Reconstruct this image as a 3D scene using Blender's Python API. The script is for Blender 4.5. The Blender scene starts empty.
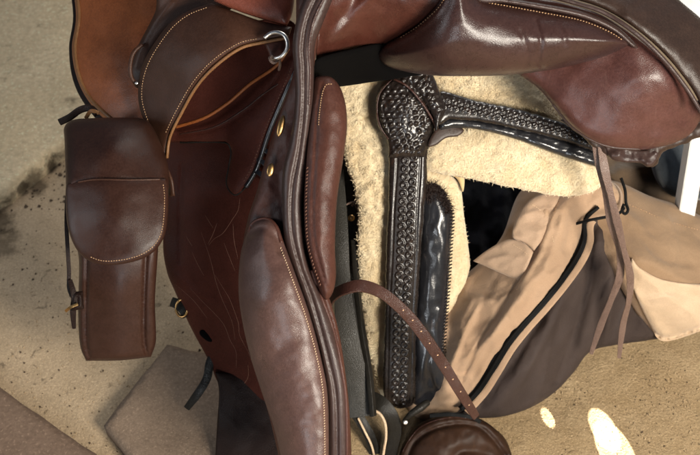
import bpy, math, random
import numpy as np
from mathutils import Vector, geometry
rng = np.random.RandomState(7); random.seed(7)
S = bpy.context.scene
COL = S.collection
# ------------------------------------------------------------ camera
PITCH = math.radians(50); H = 1.15
FWD = np.array([0, math.cos(PITCH), -math.sin(PITCH)])
UP = np.array([0, math.sin(PITCH), math.cos(PITCH)])
RT = np.array([1.0, 0, 0])
CAM = np.array([0, -H/math.tan(PITCH), H])
cd = bpy.data.cameras.new('camera'); cam = bpy.data.objects.new('camera', cd); COL.objects.link(cam)
cam.location = CAM; cam.rotation_euler = (math.pi/2-PITCH, 0, 0)
cd.sensor_width = 36; cd.lens = 36*1000/700; cd.clip_start = .05; cd.clip_end = 100
S.camera = cam
cd.dof.use_dof = True; cd.dof.focus_distance = 1.08; cd.dof.aperture_fstop = 9

def P(x, y, d):
    """photo position (700x455) at distance d along the view axis -> world point(s)"""
    x = np.asarray(x, float); y = np.asarray(y, float); d = np.asarray(d, float)
    return CAM + d[..., None]*((x-350)/1000)[..., None]*RT + d[..., None]*((227.5-y)/1000)[..., None]*UP + d[..., None]*FWD
def floor_d(x, y, z=0.0):
    v = (227.5-np.asarray(y, float))/1000
    return (H-z)/(math.sin(PITCH)-v*math.cos(PITCH)) + 0*np.asarray(x, float)

# ------------------------------------------------------------ numpy helpers
def vnoise(x, y, sc, seed=0):
    r = np.random.RandomState(seed).rand(256, 256)*2-1
    u = np.asarray(x)/sc+37.3; v = np.asarray(y)/sc+11.7
    i = np.floor(u).astype(int); j = np.floor(v).astype(int); fu = u-i; fv = v-j
    fu = fu*fu*(3-2*fu); fv = fv*fv*(3-2*fv)
    g = lambda a, b: r[a % 256, b % 256]
    return (g(i, j)*(1-fu)+g(i+1, j)*fu)*(1-fv)+(g(i, j+1)*(1-fu)+g(i+1, j+1)*fu)*fv
def fbm(x, y, sc, seed=0, o=3):
    return sum(vnoise(x, y, sc/2**k, seed+k)*.5**k for k in range(o))
def spline(pts, step=2.0, closed=False, corners=()):
    """Catmull-Rom through pts (any dimension), resampled to ~step; indices in corners stay sharp"""
    p = np.array(pts, float); n = len(p); out = []
    segs = n if closed else n-1
    for i in range(segs):
        a = p[i]; b = p[(i+1) % n]
        pm = p[i-1] if (closed or i > 0) else a
        pn = p[(i+2) % n] if (closed or i+2 < n) else b
        ta = (b-pm)/2; tb = (pn-a)/2
        if i in corners: ta = (b-a)
        if (i+1) % n in corners: tb = (b-a)
        L = np.linalg.norm((b-a)[:2]); la = np.linalg.norm(ta[:2]); lb = np.linalg.norm(tb[:2])
        if la > 1.3*L: ta = ta*1.3*L/la
        if lb > 1.3*L: tb = tb*1.3*L/lb
        k = max(1, int(round(L/step)))
        for t in np.arange(k)/k:
            out.append((2*t**3-3*t**2+1)*a+(t**3-2*t**2+t)*ta+(-2*t**3+3*t**2)*b+(t**3-t**2)*tb)
    if not closed: out.append(p[-1])
    return np.array(out)
def pdist(q, line, closed=False):
    """distance, and parameter (length along) from points q (N,2) to a polyline"""
    a = line[:, :2]; b = np.roll(a, -1, 0)
    if not closed: a = a[:-1]; b = b[:-1]
    ab = b-a; L2 = (ab**2).sum(1)+1e-12
    cum = np.concatenate([[0], np.cumsum(np.sqrt(L2))])[:-1]
    best = np.full(len(q), 1e9); par = np.zeros(len(q)); side = np.zeros(len(q))
    for s in range(0, len(q), 4000):
        qq = q[s:s+4000]
        ap = qq[:, None, :]-a[None]
        t = np.clip((ap*ab[None]).sum(2)/L2, 0, 1)
        dv = ap-t[..., None]*ab[None]
        dd = np.sqrt((dv**2).sum(2)); k = dd.argmin(1); r = np.arange(len(qq))
        best[s:s+4000] = dd[r, k]; par[s:s+4000] = cum[k]+t[r, k]*np.sqrt(L2[k])
        side[s:s+4000] = np.sign(ab[k, 0]*ap[r, k, 1]-ab[k, 1]*ap[r, k, 0])
    return best, par, side
def inside(q, poly):
    x, y = q[:, 0], q[:, 1]; r = np.zeros(len(q), bool)
    a = poly[:, :2]; b = np.roll(a, -1, 0)
    for (x0, y0), (x1, y1) in zip(a, b):
        c = ((y0 > y) != (y1 > y))
        if y0 != y1: r ^= c & (x < (x1-x0)*(y-y0)/(y1-y0)+x0)
    return r
def tps(ctrl):
    c = np.array(ctrl, float)
    if len(c) < 3:
        c = np.vstack([c, c+[1, 0, 0]])[:3] if len(c) == 1 else c
    cc = c[:, :2]-c[:, :2].mean(0); U_, s_, Vt = np.linalg.svd(cc, full_matrices=False)
    if len(c) >= 3 and s_[1] < .16*s_[0]:
        ax = Vt[0]; m0 = c[:, :2].mean(0); t_ = cc@ax; co = np.polyfit(t_, c[:, 2], min(2, len(c)-1)) if len(c) < 6 else np.polyfit(t_, c[:, 2], 4)
        lo_, hi_ = t_.min()-30, t_.max()+30
        return lambda x, y: np.polyval(co, np.clip((np.asarray(x, float)-m0[0])*ax[0]+(np.asarray(y, float)-m0[1])*ax[1], lo_, hi_))
    if len(c) <= 3:
        A = np.c_[c[:, :2], np.ones(len(c))]; w = np.linalg.lstsq(A, c[:, 2], rcond=None)[0]
        if len(c) == 2:   # vary along the joining line only
            v = c[1, :2]-c[0, :2]; n2 = (v**2).sum()
            return lambda x, y: c[0, 2]+(c[1, 2]-c[0, 2])*(((x-c[0, 0])*v[0]+(y-c[0, 1])*v[1])/n2)
        return lambda x, y: x*w[0]+y*w[1]+w[2]
    n = len(c); K = lambda r2: np.where(r2 > 0, r2*np.log(r2+1e-9), 0)
    r2 = ((c[:, None, :2]-c[None, :, :2])**2).sum(2)/1e4
    A = np.zeros((n+3, n+3)); A[:n, :n] = K(r2); Q = np.c_[np.ones(n), c[:, :2]/100]
    A[:n, n:] = Q; A[n:, :n] = Q.T
    w = np.linalg.solve(A+np.diag([1e-3]*n+[0]*3), np.r_[c[:, 2], 0, 0, 0])
    def f(x, y):
        x = np.asarray(x, float); y = np.asarray(y, float); o = w[n]+w[n+1]*x/100+w[n+2]*y/100
        for i in range(n): o = o+w[i]*K(((x-c[i, 0])**2+(y-c[i, 1])**2)/1e4)
        return o
    return f

# ------------------------------------------------------------ objects
def link(me, name, mat, parent=None, label=None):
    o = bpy.data.objects.new(name, me); COL.objects.link(o)
    if mat: me.materials.append(mat)
    if parent is not None:
        o.parent = parent
        loc = Vector(parent['base']) if 'base' in parent else Vector((0, 0, 0))
        me.transform(__import__('mathutils').Matrix.Translation(-loc))
        if 'base' in parent: o['base'] = [float(v) for v in parent['base']]
    if label: o['label'] = label
    return o
def thing(name, label, cat, px, group=None):
    o = bpy.data.objects.new(name, None); COL.objects.link(o)
    b = P(*px); o.location = b; o['base'] = [float(v) for v in b]
    o.empty_display_size = .05
    o['label'] = label; o['category'] = cat
    if group: o['group'] = group
    return o
def tag(o, label=None, cat=None, group=None, kind=None):
    for k, v in (('label', label), ('category', cat), ('group', group), ('kind', kind)):
        if v: o[k] = v
    return o
def recenter(o):
    me = o.data; n = len(me.vertices); a = np.empty(n*3); me.vertices.foreach_get('co', a); a = a.reshape(-1, 3)
    c = Vector((a[:, 0].mean(), a[:, 1].mean(), a[:, 2].min()))
    me.transform(__import__('mathutils').Matrix.Translation(-c)); o.location = c
    return o
def mesh(name, verts, faces, smooth=True):
    me = bpy.data.meshes.new(name)
    me.from_pydata([tuple(map(float, v)) for v in verts], [], [tuple(int(i) for i in f) for f in faces])
    me.update()
    if smooth: me.polygons.foreach_set('use_smooth', [True]*len(me.polygons))
    return me

class Pad:
    """A sheet or cushion: outline in photo px, a depth field, a bulge, rounded edges and real thickness."""
    def __init__(s, name, outline, depth, mat, parent=None, h=0.0, R=12, fil=0.0012, fr=2.0, thick=0.004,
                 step=2.4, relief=None, corners=(), label=None, hb=0.0, edge_noise=0, power=2):
        s.poly = spline(outline, step, True, corners)
        if edge_noise:
            c = np.cumsum(np.r_[0, np.linalg.norm(np.diff(s.poly, axis=0), axis=1)])
            s.poly[:, 0] += edge_noise*fbm(c, c*0, 7, 3); s.poly[:, 1] += edge_noise*fbm(c, c*0, 7, 9)
        if callable(depth): s.base = depth
        elif isinstance(depth, (int, float)): s.base = lambda x, y: depth+0*np.asarray(x, float)
        else: s.base = tps(depth)
        s.h, s.R, s.fil, s.fr, s.relief, s.power = h, R, fil, fr, relief, power
        poly = s.poly; lo = poly.min(0); hi = poly.max(0)
        g = []
        ys = np.arange(lo[1], hi[1], step*.866)
        for k, y in enumerate(ys):
            xs = np.arange(lo[0]+(k % 2)*step/2, hi[0], step); g.append(np.c_[xs, np.full(len(xs), y)])
        g = np.vstack(g)+rng.uniform(-.12, .12, (sum(map(len, g)), 2))*step
        g = g[inside(g, poly)]; e, _, _ = pdist(g, poly, True); g = g[e > max(fr*1.15, step*.55)]
        nxt = np.roll(poly, -1, 0); prv = np.roll(poly, 1, 0); t = nxt-prv; t /= np.linalg.norm(t, axis=1)[:, None]+1e-9
        nn = np.c_[-t[:, 1], t[:, 0]]
        if not inside(poly+nn*.3, poly).mean() > .5: nn = -nn
        rings = []
        for f in (.3, .9):
            r = poly+nn*fr*f; er, _, _ = pdist(r, poly, True); rings.append(r[inside(r, poly) & (er > fr*f*.93)])
        pts = np.vstack([poly]+rings+[g]); nb = len(poly)
        vs, es, fs, *_ = geometry.delaunay_2d_cdt([Vector(p) for p in pts], [(i, (i+1) % nb) for i in range(nb)], [list(range(nb))], 1, 1e-4)
        V = np.array([tuple(v) for v in vs]); F = [list(f) for f in fs]
        e, _, _ = pdist(V, poly, True)
        front = P(V[:, 0], V[:, 1], s.z(V, e))
        pb = s.prof(e/R) if hb else 0
        back = P(V[:, 0], V[:, 1], s.base(V[:, 0], V[:, 1])+fil+thick+hb*pb-.0004*s.prof(e/fr))
        n = len(V)
        # orientation: image y down -> make faces look at the camera
        a, b, c = (front[F[0][k]] for k in range(3))
        if np.dot(np.cross(b-a, c-a), FWD) > 0: F = [f[::-1] for f in F]
        cnt = {}
        for f in F:
            for i in range(len(f)): cnt[(f[i], f[(i+1) % len(f)])] = 1
        side = [(b_, a_, a_+n, b_+n) for (a_, b_) in cnt if (b_, a_) not in cnt]
        faces = F+[[i+n for i in f[::-1]] for f in F]+side
        me = mesh(name, np.vstack([front, back]), faces)
        s.o = link(me, name, mat, parent, label)
        s.V, s.F, s.front = V, F, front
    def prof(s, u):
        u = np.clip(u, 0, 1); return (1-(1-u)**s.power)**(1/s.power)
    def z(s, q, e=None):
        if e is None: e, _, _ = pdist(q, s.poly, True)
        z = s.base(q[:, 0], q[:, 1])+s.fil-s.h*s.prof(e/s.R)-s.fil*np.sqrt(1-(1-np.clip(e/s.fr, 0, 1))**2)
        if s.relief is not None: z = z-s.relief(q[:, 0], q[:, 1], e)*np.clip(e/3, 0, 1)
        return z

def ridge(path, h, w, closed=False):
    L = spline(path, 2, closed)
    def f(x, y, e):
        d, _, _ = pdist(np.c_[x, y], L, closed); return h*np.exp(-(d/w)**2)
    return f
def step_(path, h, w, closed=False):
    """one side of the path stands higher than the other"""
    L = spline(path, 2, closed)
    def f(x, y, e):
        d, _, sd = pdist(np.c_[x, y], L, closed); return h*.5*(1+np.tanh(sd*d/w))
    return f
def summ(*fs): return lambda x, y, e: sum(f(x, y, e) for f in fs)
def crease(path, h, w):
    L = spline(path, 2)
    def f(x, y, e):
        d, p, sd = pdist(np.c_[x, y], L); ln = p.max()+1e-6
        return h*np.exp(-np.abs(d)/np.where(sd > 0, w, w*.35))*np.clip(np.sin(np.pi*np.clip(p/ln, .04, .96))*1.6, 0, 1)
    return f
def rwr(h, sc, seed, ang=0, st=2.5):
    c, n_ = math.cos(ang), math.sin(ang)
    return lambda x, y, e: h*(1-2*np.abs(fbm((x*c+y*n_)/st, -x*n_+y*c, sc, seed, 2)))
def wr(h, sc, seed, ax=1, ay=1): return lambda x, y, e: h*fbm(x*ax, y*ay, sc, seed)

def frames(Q, width_dir=None):
    T = np.gradient(Q, axis=0); T /= np.linalg.norm(T, axis=1)[:, None]+1e-12
    V = CAM-Q; V /= np.linalg.norm(V, axis=1)[:, None]
    Sd = np.cross(V, T); Sd /= np.linalg.norm(Sd, axis=1)[:, None]+1e-12
    N = np.cross(T, Sd)
    return T, Sd, N
def sweep(name, Q, prof, mat, parent=None, closed=False, twist=None, label=None, scale=None):
    """prof: (M,2) cross-section in metres (side, normal); Q world points"""
    T, Sd, N = frames(Q)
    if closed:
        T = np.roll(Q, -1, 0)-np.roll(Q, 1, 0); T /= np.linalg.norm(T, axis=1)[:, None]
        V = CAM-Q; V /= np.linalg.norm(V, axis=1)[:, None]; Sd = np.cross(V, T); Sd /= np.linalg.norm(Sd, axis=1)[:, None]; N = np.cross(T, Sd)
    n = len(Q); m = len(prof); vs = []
    for i in range(n):
        a = twist[i] if twist is not None else 0; ca, sa = math.cos(a), math.sin(a)
        sd = Sd[i]*ca+N[i]*sa; nm = N[i]*ca-Sd[i]*sa
        k = scale[i] if scale is not None else (1, 1)
        for (u, v) in prof: vs.append(Q[i]+sd*u*k[0]+nm*v*k[1])
    fs = []
    for i in range(n if closed else n-1):
        for j in range(m):
            a = i*m+j; b = i*m+(j+1) % m; c = ((i+1) % n)*m+(j+1) % m; d = ((i+1) % n)*m+j
            fs.append((a, b, c, d))
    if not closed: fs += [tuple(range(m))[::-1], tuple((n-1)*m+j for j in range(m))]
    me = mesh(name, vs, fs)
    return link(me, name, mat, parent, label)
def circ(r, k=10, ry=None):
    return [(r*math.cos(2*math.pi*i/k), (ry or r)*math.sin(2*math.pi*i/k)) for i in range(k)]
def strap_prof(w, t, crown=0.25):
    h = w/2; q = t/2; e = min(q*.6, .0006, h*.2)
    pr = [(-h, -q+e), (-h, q-e), (-h+e*.6, q-.2*e), (-h+2*e, q)]
    for u in (-.5, 0, .5): pr.append((u*h*1.2, q+crown*t*(1-u*u)))
    pr += [(h-2*e, q), (h-e*.6, q-.2*e), (h, q-e), (h, -q+e), (h-e, -q), (-h+e, -q)]
    return pr
def strap(name, pts, w, t, mat, parent=None, twist=None, step=3, label=None, widths=None, crown=.25):
    """pts (x,y,d) photo px + depth, w in px-at-depth (converted), t metres"""
    p = spline(pts, step); Q = P(p[:, 0], p[:, 1], p[:, 2]); dm = float(np.mean(p[:, 2]))
    tw = None
    if twist is not None: tw = np.interp(np.linspace(0, 1, len(p)), np.linspace(0, 1, len(twist)), np.radians(twist))
    sc = None
    if widths is not None:
        ww = np.interp(np.linspace(0, 1, len(p)), np.linspace(0, 1, len(widths)), widths); sc = [(k, 1) for k in ww]
    o = sweep(name, Q, strap_prof(w*dm/1000, t, crown*.4), mat, parent, False, tw, label, sc)
    o.data.set_sharp_from_angle(angle=math.radians(28)); return o
def tube(name, pts, r, mat, parent=None, closed=False, step=2.5, label=None, radii=None, k=10):
    p = spline(pts, step, closed); Q = P(p[:, 0], p[:, 1], p[:, 2])
    sc = None
    if radii is not None:
        rr = np.interp(np.linspace(0, 1, len(p)), np.linspace(0, 1, len(radii)), radii); sc = [(v, v) for v in rr]
    return sweep(name, Q, circ(r, k), mat, parent, closed, None, label, sc)
def on(pad, pts, off=0.0, step=2.5, closed=False):
    """path lying on a pad's surface"""
    L = spline(pts, step, closed); z = pad.z(L[:, :2])-off
    return np.c_[L[:, :2], z]
def seam_tube(name, pad, pts, r, mat, parent, off=0.0, closed=False, label=None):
    L = on(pad, pts, off, 2.2, closed); Q = P(L[:, 0], L[:, 1], L[:, 2])
    return sweep(name, Q, circ(r, 8), mat, parent, closed, None, label)
def stitches(name, paths, mat, parent, *a, **k):
    return [stitch_row(name, [q], mat, parent if len(paths) < 3 else parent, *a, **k) for q in paths]
def stitch_row(name, paths, mat, parent, pitch=3.0, dash=2.0, r=0.00042, off=0.0002, slant=0):
    """paths: list of (pad, pts): small threads lying in the leather"""
    vs, fs = [], []
    for pad, pts in paths:
        L = spline(pts, .5); c = np.r_[0, np.cumsum(np.linalg.norm(np.diff(L, axis=0), axis=1))]
        for s0 in np.arange(pitch/2, c[-1]-dash, pitch):
            ss = s0+np.linspace(0, dash, 5)*rng.uniform(.9, 1.05)
            xy = np.c_[np.interp(ss, c, L[:, 0]), np.interp(ss, c, L[:, 1])]
            if slant:
                t = xy[-1]-xy[0]; t /= np.linalg.norm(t)+1e-9; nrm = np.array([-t[1], t[0]])
                xy = xy+nrm*np.linspace(-slant, slant, 5)[:, None]
            z = pad.z(xy)-off-np.array([-.0007, 0, .0002, 0, -.0007])
            Q = P(xy[:, 0], xy[:, 1], z); T, Sd, N = frames(Q); b = len(vs)
            for i in range(5):
                for k in range(6):
                    a = k*math.pi/3; rr = r*(1 if 0 < i < 4 else .6)
                    vs.append(Q[i]+(Sd[i]*math.cos(a)+N[i]*math.sin(a))*rr)
            for i in range(4):
                for k in range(6): fs.append((b+i*6+k, b+i*6+(k+1) % 6, b+(i+1)*6+(k+1) % 6, b+(i+1)*6+k))
            fs += [tuple(b+k for k in range(6))[::-1], tuple(b+24+k for k in range(6))]
    return link(mesh(name, vs, fs), name, mat, parent)
def stud(name, x, y, d, r, mat, parent, stretch=1.0, ang=0, hgt=.5, label=None):
    """domed metal stud"""
    vs, fs = [], []; k = 20; rings = 6; ca, sa = math.cos(ang), math.sin(ang); c = P(x, y, d)
    for i in range(rings+1):
        a = i/rings*math.pi/2; rr = r*math.cos(a) if i < rings else 0; z = r*hgt*math.sin(a)
        for j in range(k):
            u = rr*math.cos(2*math.pi*j/k)*stretch; v = rr*math.sin(2*math.pi*j/k)
            vs.append(c+RT*(u*ca-v*sa)+UP*(u*sa+v*ca)-FWD*z)
    for i in range(rings):
        for j in range(k): fs.append((i*k+j, i*k+(j+1) % k, (i+1)*k+(j+1) % k, (i+1)*k+j))
    fs.append(tuple(range(k))[::-1])
    return link(mesh(name, vs, fs), name, mat, parent, label)
def scratch_lines(name, pad, paths, mat, parent, r=.00032):
    vs, fs = [], []
    for pts in paths:
        L = on(pad, pts, .00012, 1.5); Q = P(L[:, 0], L[:, 1], L[:, 2]); T, Sd, N = frames(Q); b = len(vs); n = len(Q)
        for i in range(n):
            rr = r*(.35+.65*math.sin(math.pi*min(max(i/(n-1), .05), .95)))
            for k in range(5):
                a = k*2*math.pi/5; vs.append(Q[i]+(Sd[i]*math.cos(a)+N[i]*math.sin(a)*.6)*rr)
        for i in range(n-1):
            for k in range(5): fs.append((b+i*5+k, b+i*5+(k+1) % 5, b+(i+1)*5+(k+1) % 5, b+(i+1)*5+k))
    return link(mesh(name, vs, fs), name, mat, parent)
def wool(name, pad, n, mat, parent, ln=5.0, w=.00035, lift=.004, seed=1, comb=(0, 0)):
    """short curled strands growing out of a pad's surface"""
    r = np.random.RandomState(seed); poly = pad.poly; lo = poly.min(0)-1; hi = poly.max(0)+1
    q = r.uniform(lo, hi, (n*3, 2)); q = q[inside(q, poly)][:n]; n = len(q)
    th = r.uniform(0, 2*np.pi, n)+vnoise(q[:, 0], q[:, 1], 9, seed)*2; L = ln*r.uniform(.5, 1.25, n)
    z0 = pad.z(q); K = 4; curl = r.uniform(-1.6, 1.6, n); lf = lift*r.uniform(.3, 1.1, n)
    V = np.zeros((n, K*2, 3)); pos = q.copy()
    for k in range(K):
        t = k/(K-1); a = th+curl*t; dirv = np.c_[np.cos(a), np.sin(a)]
        if k: pos = pos+dirv*(L/(K-1))[:, None]+np.array(comb)*L[:, None]/(K-1)
        z = z0-lf*np.sin(t*2.3)
        c = P(pos[:, 0], pos[:, 1], z+.0006*(k == 0))
        sd = (-np.sin(a))[:, None]*RT-(np.cos(a))[:, None]*UP*1.0
        ww = w*(1-.75*t)
        V[:, 2*k] = c-sd*ww; V[:, 2*k+1] = c+sd*ww
    f = []
    base = (np.arange(n)*K*2)[:, None]
    for k in range(K-1): f.append(base+np.array([2*k, 2*k+1, 2*k+3, 2*k+2]))
    F = np.stack(f, 1).reshape(-1, 4)
    me = bpy.data.meshes.new(name); me.vertices.add(n*K*2); me.vertices.foreach_set('co', V.reshape(-1))
    me.loops.add(len(F)*4); me.loops.foreach_set('vertex_index', F.reshape(-1).astype(np.int32))
    me.polygons.add(len(F)); me.polygons.foreach_set('loop_start', (np.arange(len(F))*4).astype(np.int32))
    me.polygons.foreach_set('loop_total', np.full(len(F), 4, np.int32)); me.polygons.foreach_set('use_smooth', [True]*len(F))
    me.update(calc_edges=True)
    return link(me, name, mat, parent)
def join(objs, name):
    """merge meshes into the first (pure data, no operators)"""
    base = objs[0]; vs, fs = [], []
    for o in objs:
        b = len(vs); vs += [tuple(v.co) for v in o.data.vertices]; fs += [tuple(b+i for i in p.vertices) for p in o.data.polygons]
    me = mesh(name, vs, fs); me.materials.append(base.data.materials[0]); base.data = me; base.name = name
    for o in objs[1:]: bpy.data.objects.remove(o)
    return base

# ------------------------------------------------------------ materials
def mat_new(name):
    m = bpy.data.materials.new(name); m.use_nodes = True; nt = m.node_tree; nt.nodes.clear()
    o = nt.nodes.new('ShaderNodeOutputMaterial'); b = nt.nodes.new('ShaderNodeBsdfPrincipled'); nt.links.new(b.outputs[0], o.inputs[0])
    return m, nt, b
def node(nt, t, **kw):
    n = nt.nodes.new(t)
    for k, v in kw.items():
        if k.startswith('i_'):
            key = k[2:]; n.inputs[int(key) if key.isdigit() else key].default_value = v
        else: setattr(n, k, v)
    return n
def geo_pos(nt):
    return node(nt, 'ShaderNodeNewGeometry').outputs['Position']
def noise(nt, sc, det=3, rough=.55, vec=None, dist=0):
    n = node(nt, 'ShaderNodeTexNoise'); n.inputs['Scale'].default_value = sc; n.inputs['Detail'].default_value = det
    n.inputs['Roughness'].default_value = rough; n.inputs['Distortion'].default_value = dist
    nt.links.new(vec if vec is not None else geo_pos(nt), n.inputs['Vector']); return n.outputs['Fac']
def ramp(nt, src, lo, hi, a=0.0, b=1.0):
    n = node(nt, 'ShaderNodeMapRange', clamp=True); n.inputs[1].default_value = lo; n.inputs[2].default_value = hi
    n.inputs[3].default_value = a; n.inputs[4].default_value = b; nt.links.new(src, n.inputs[0]); return n.outputs[0]
def mixc(nt, fac, a, b, mode='MIX'):
    n = node(nt, 'ShaderNodeMix', data_type='RGBA', blend_type=mode)
    for i, v in ((0, fac), (6, a), (7, b)):
        if isinstance(v, bpy.types.NodeSocket): nt.links.new(v, n.inputs[i])
        elif i == 0: n.inputs[0].default_value = v
        else: n.inputs[i].default_value = (*v, 1)
    return n.outputs[2]
def bumpn(nt, src, st, dist, prev=None):
    n = node(nt, 'ShaderNodeBump'); n.inputs['Strength'].default_value = st; n.inputs['Distance'].default_value = dist
    nt.links.new(src, n.inputs['Height'])
    if prev is not None: nt.links.new(prev, n.inputs['Normal'])
    return n.outputs[0]
def math_(nt, op, a, b=None):
    n = node(nt, 'ShaderNodeMath', operation=op)
    for i, v in enumerate((a, b)):
        if v is None: continue
        if isinstance(v, bpy.types.NodeSocket): nt.links.new(v, n.inputs[i])
        else: n.inputs[i].default_value = v
    return n.outputs[0]
def srgb(r, g, b):
    f = lambda c: (c/255/12.92) if c/255 <= .04045 else ((c/255+.055)/1.055)**2.4
    return (f(r), f(g), f(b))
LK = dict(dark_red_leather=1.6, saddlebag_leather=.56, yoke_leather=.8, worn_brown_pad_leather=.54, grained_brown_leather=.78, purplish_edge_leather=.5, worn_olive_strap_leather=.6, glossy_brown_leather=.9, purplish_cushion_leather=.55, plum_flap_leather=.68, dark_rim_leather=.6, gullet_leather=.7, brown_strap_leather=.42, old_black_strap_leather=.6, tan_skirt_leather=1.35, lace_leather=.7, shiny_black_leather=.8, raw_tan_edge=.55, orange_piping=.75, red_brown_seat_leather=.9)
def leather(name, c1, c2, rough=.4, grain=700, bump=.25, coat=.15, scuff=None, scuff_amt=.25, crease=.2, spec=.5):
    k_ = LK.get(name, 1); c1 = tuple(v*k_ for v in c1); c2 = tuple(v*k_ for v in c2)
    m, nt, b = mat_new(name)
    big = noise(nt, 14, 4, .6); mid = noise(nt, 70, 4, .6, dist=.4)
    f = math_(nt, 'ADD', math_(nt, 'MULTIPLY', big, .65), math_(nt, 'MULTIPLY', mid, .35))
    c = mixc(nt, ramp(nt, f, .36, .64), c1, c2)
    fine = noise(nt, 420, 3, .6)
    c = mixc(nt, ramp(nt, fine, .35, .75, 0, .28), c, tuple(v*1.9 for v in c2))
    if scuff is None: scuff = tuple(min(1, v*2.6+.02) for v in c2)
    sp = node(nt, 'ShaderNodeMapping'); sp.inputs['Scale'].default_value = (90, 30, 30); sp.inputs['Rotation'].default_value = (.3, .5, .4)
    nt.links.new(geo_pos(nt), sp.inputs[0])
    sn = noise(nt, 1, 6, .75, vec=sp.outputs[0], dist=1.2)
    c = mixc(nt, ramp(nt, sn, .58, .8, 0, scuff_amt), c, scuff)
    nt.links.new(c, b.inputs['Base Color'])
    v = node(nt, 'ShaderNodeTexVoronoi', feature='DISTANCE_TO_EDGE'); v.inputs['Scale'].default_value = grain
    nt.links.new(geo_pos(nt), v.inputs['Vector'])
    h1 = ramp(nt, v.outputs['Distance'], 0, .25)
    n1 = bumpn(nt, math_(nt, 'ADD', h1, math_(nt, 'MULTIPLY', noise(nt, grain*.45, 4, .7), 1.0 if grain >= 450 else 0.0)), bump, .0011)
    n2 = bumpn(nt, noise(nt, 130, 5, .65, dist=.6), bump*.35, .002, n1)
    n3 = bumpn(nt, noise(nt, 26, 3, .5, dist=.5), crease*.45, .008, n2)
    nt.links.new(n3, b.inputs['Normal'])
    r = ramp(nt, math_(nt, 'ADD', math_(nt, 'MULTIPLY', mid, .6), math_(nt, 'MULTIPLY', fine, .4)), .3, .7, rough-.12, rough+.05)
    nt.links.new(r, b.inputs['Roughness'])
    b.inputs['Specular IOR Level'].default_value = spec*.75
    b.inputs['Coat Weight'].default_value = coat; b.inputs['Coat Roughness'].default_value = .3
    return m
def simple(name, c, rough=.5, metal=0, var=.3, sc=200, bump=.1, sheen=0):
    m, nt, b = mat_new(name); n = noise(nt, sc, 4, .6)
    nt.links.new(mixc(nt, ramp(nt, n, .3, .7), tuple(v*(1-var) for v in c), tuple(min(1, v*(1+var)) for v in c)), b.inputs['Base Color'])
    b.inputs['Roughness'].default_value = rough; b.inputs['Metallic'].default_value = metal
    nt.links.new(bumpn(nt, n, bump, .001), b.inputs['Normal'])
    if sheen: b.inputs['Sheen Weight'].default_value = sheen
    return m
def fabric(name, c1, c2, rough=.75, weave=900, sheen=.3, stain=None):
    m, nt, b = mat_new(name); big = noise(nt, 9, 4, .6); 
    c = mixc(nt, ramp(nt, big, .35, .65), c1, c2)
    fine = noise(nt, weave, 2, .5); c = mixc(nt, ramp(nt, fine, .3, .7, 0, .3), c, tuple(v*.6 for v in c1))
    if stain: c = mixc(nt, ramp(nt, noise(nt, 30, 5, .7), .55, .8, 0, .5), c, stain)
    nt.links.new(c, b.inputs['Base Color']); b.inputs['Roughness'].default_value = rough
    n1 = bumpn(nt, fine, .35, .0006)
    n2 = bumpn(nt, noise(nt, 45, 4, .55, dist=.7), .35, .005, n1)
    nt.links.new(n2, b.inputs['Normal']); b.inputs['Sheen Weight'].default_value = sheen
    b.inputs['Specular IOR Level'].default_value = .1
    return m
def fleece_mat(name, c1, c2):
    m, nt, b = mat_new(name)
    c = mixc(nt, ramp(nt, noise(nt, 40, 5, .65), .35, .65), c1, c2)
    nt.links.new(c, b.inputs['Base Color']); b.inputs['Roughness'].default_value = .9
    b.inputs['Sheen Weight'].default_value = .3; b.inputs['Specular IOR Level'].default_value = .15
    n1 = bumpn(nt, noise(nt, 500, 4, .7, dist=1), .8, .0015); nt.links.new(n1, b.inputs['Normal'])
    return m
def concrete(name, c1, c2, dark, grit=260, spots=.5, bump=.5):
    m, nt, b = mat_new(name)
    big = noise(nt, 5, 5, .62, dist=.4); mid = noise(nt, 42, 5, .7)
    c = mixc(nt, ramp(nt, math_(nt, 'ADD', math_(nt, 'MULTIPLY', big, .6), math_(nt, 'MULTIPLY', mid, .4)), .36, .64), c1, c2)
    g = noise(nt, grit, 3, .7); c = mixc(nt, ramp(nt, g, .3, .75, 0, .55), c, tuple(v*.45 for v in c1))
    g2 = noise(nt, grit*1.7, 2, .5); c = mixc(nt, ramp(nt, g2, .58, .72, 0, .5), c, tuple(min(.9, v*1.5) for v in c2))
    st = noise(nt, 60, 4, .55, dist=.8); c = mixc(nt, ramp(nt, st, .62, .72, 0, spots), c, dark)
    nt.links.new(c, b.inputs['Base Color']); b.inputs['Roughness'].default_value = .9; b.inputs['Specular IOR Level'].default_value = .2
    n1 = bumpn(nt, g, bump, .002); n2 = bumpn(nt, mid, bump*.6, .006, n1); nt.links.new(n2, b.inputs['Normal'])
    return m

M = {}
M['slotandshade'] = simple('slot_and_shade_black', (.0015, .0012, .0012), .95, 0, .3, 300); M['slotandshade'].node_tree.nodes['Principled BSDF'].inputs['Specular IOR Level'].default_value = .1  # matte black for the fender slot and the painted shade under the cushion
M['bag'] = leather('saddlebag_leather', (.040, .0155, .010), (.062, .025, .0155), .46, 900, .12, .04, spec=.35, scuff_amt=.10, crease=.12)
M['yoke'] = leather('yoke_leather', (.045, .019, .011), (.064, .027, .0155), .50, 850, .12, .03, spec=.3, scuff_amt=.08, crease=.12)
M['orange'] = leather('tan_skirt_leather', (.13, .036, .010), (.20, .058, .016), .44, 600, .15, .08, scuff_amt=.15)
M['tanedge'] = leather('raw_tan_edge', (.23, .10, .035), (.34, .16, .06), .5, 600, .1, 0)
M['redflap'] = leather('dark_red_leather', (.026, .0072, .0050), (.038, .011, .0075), .48, 500, .2, 0, spec=.12, scuff_amt=.05)
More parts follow.
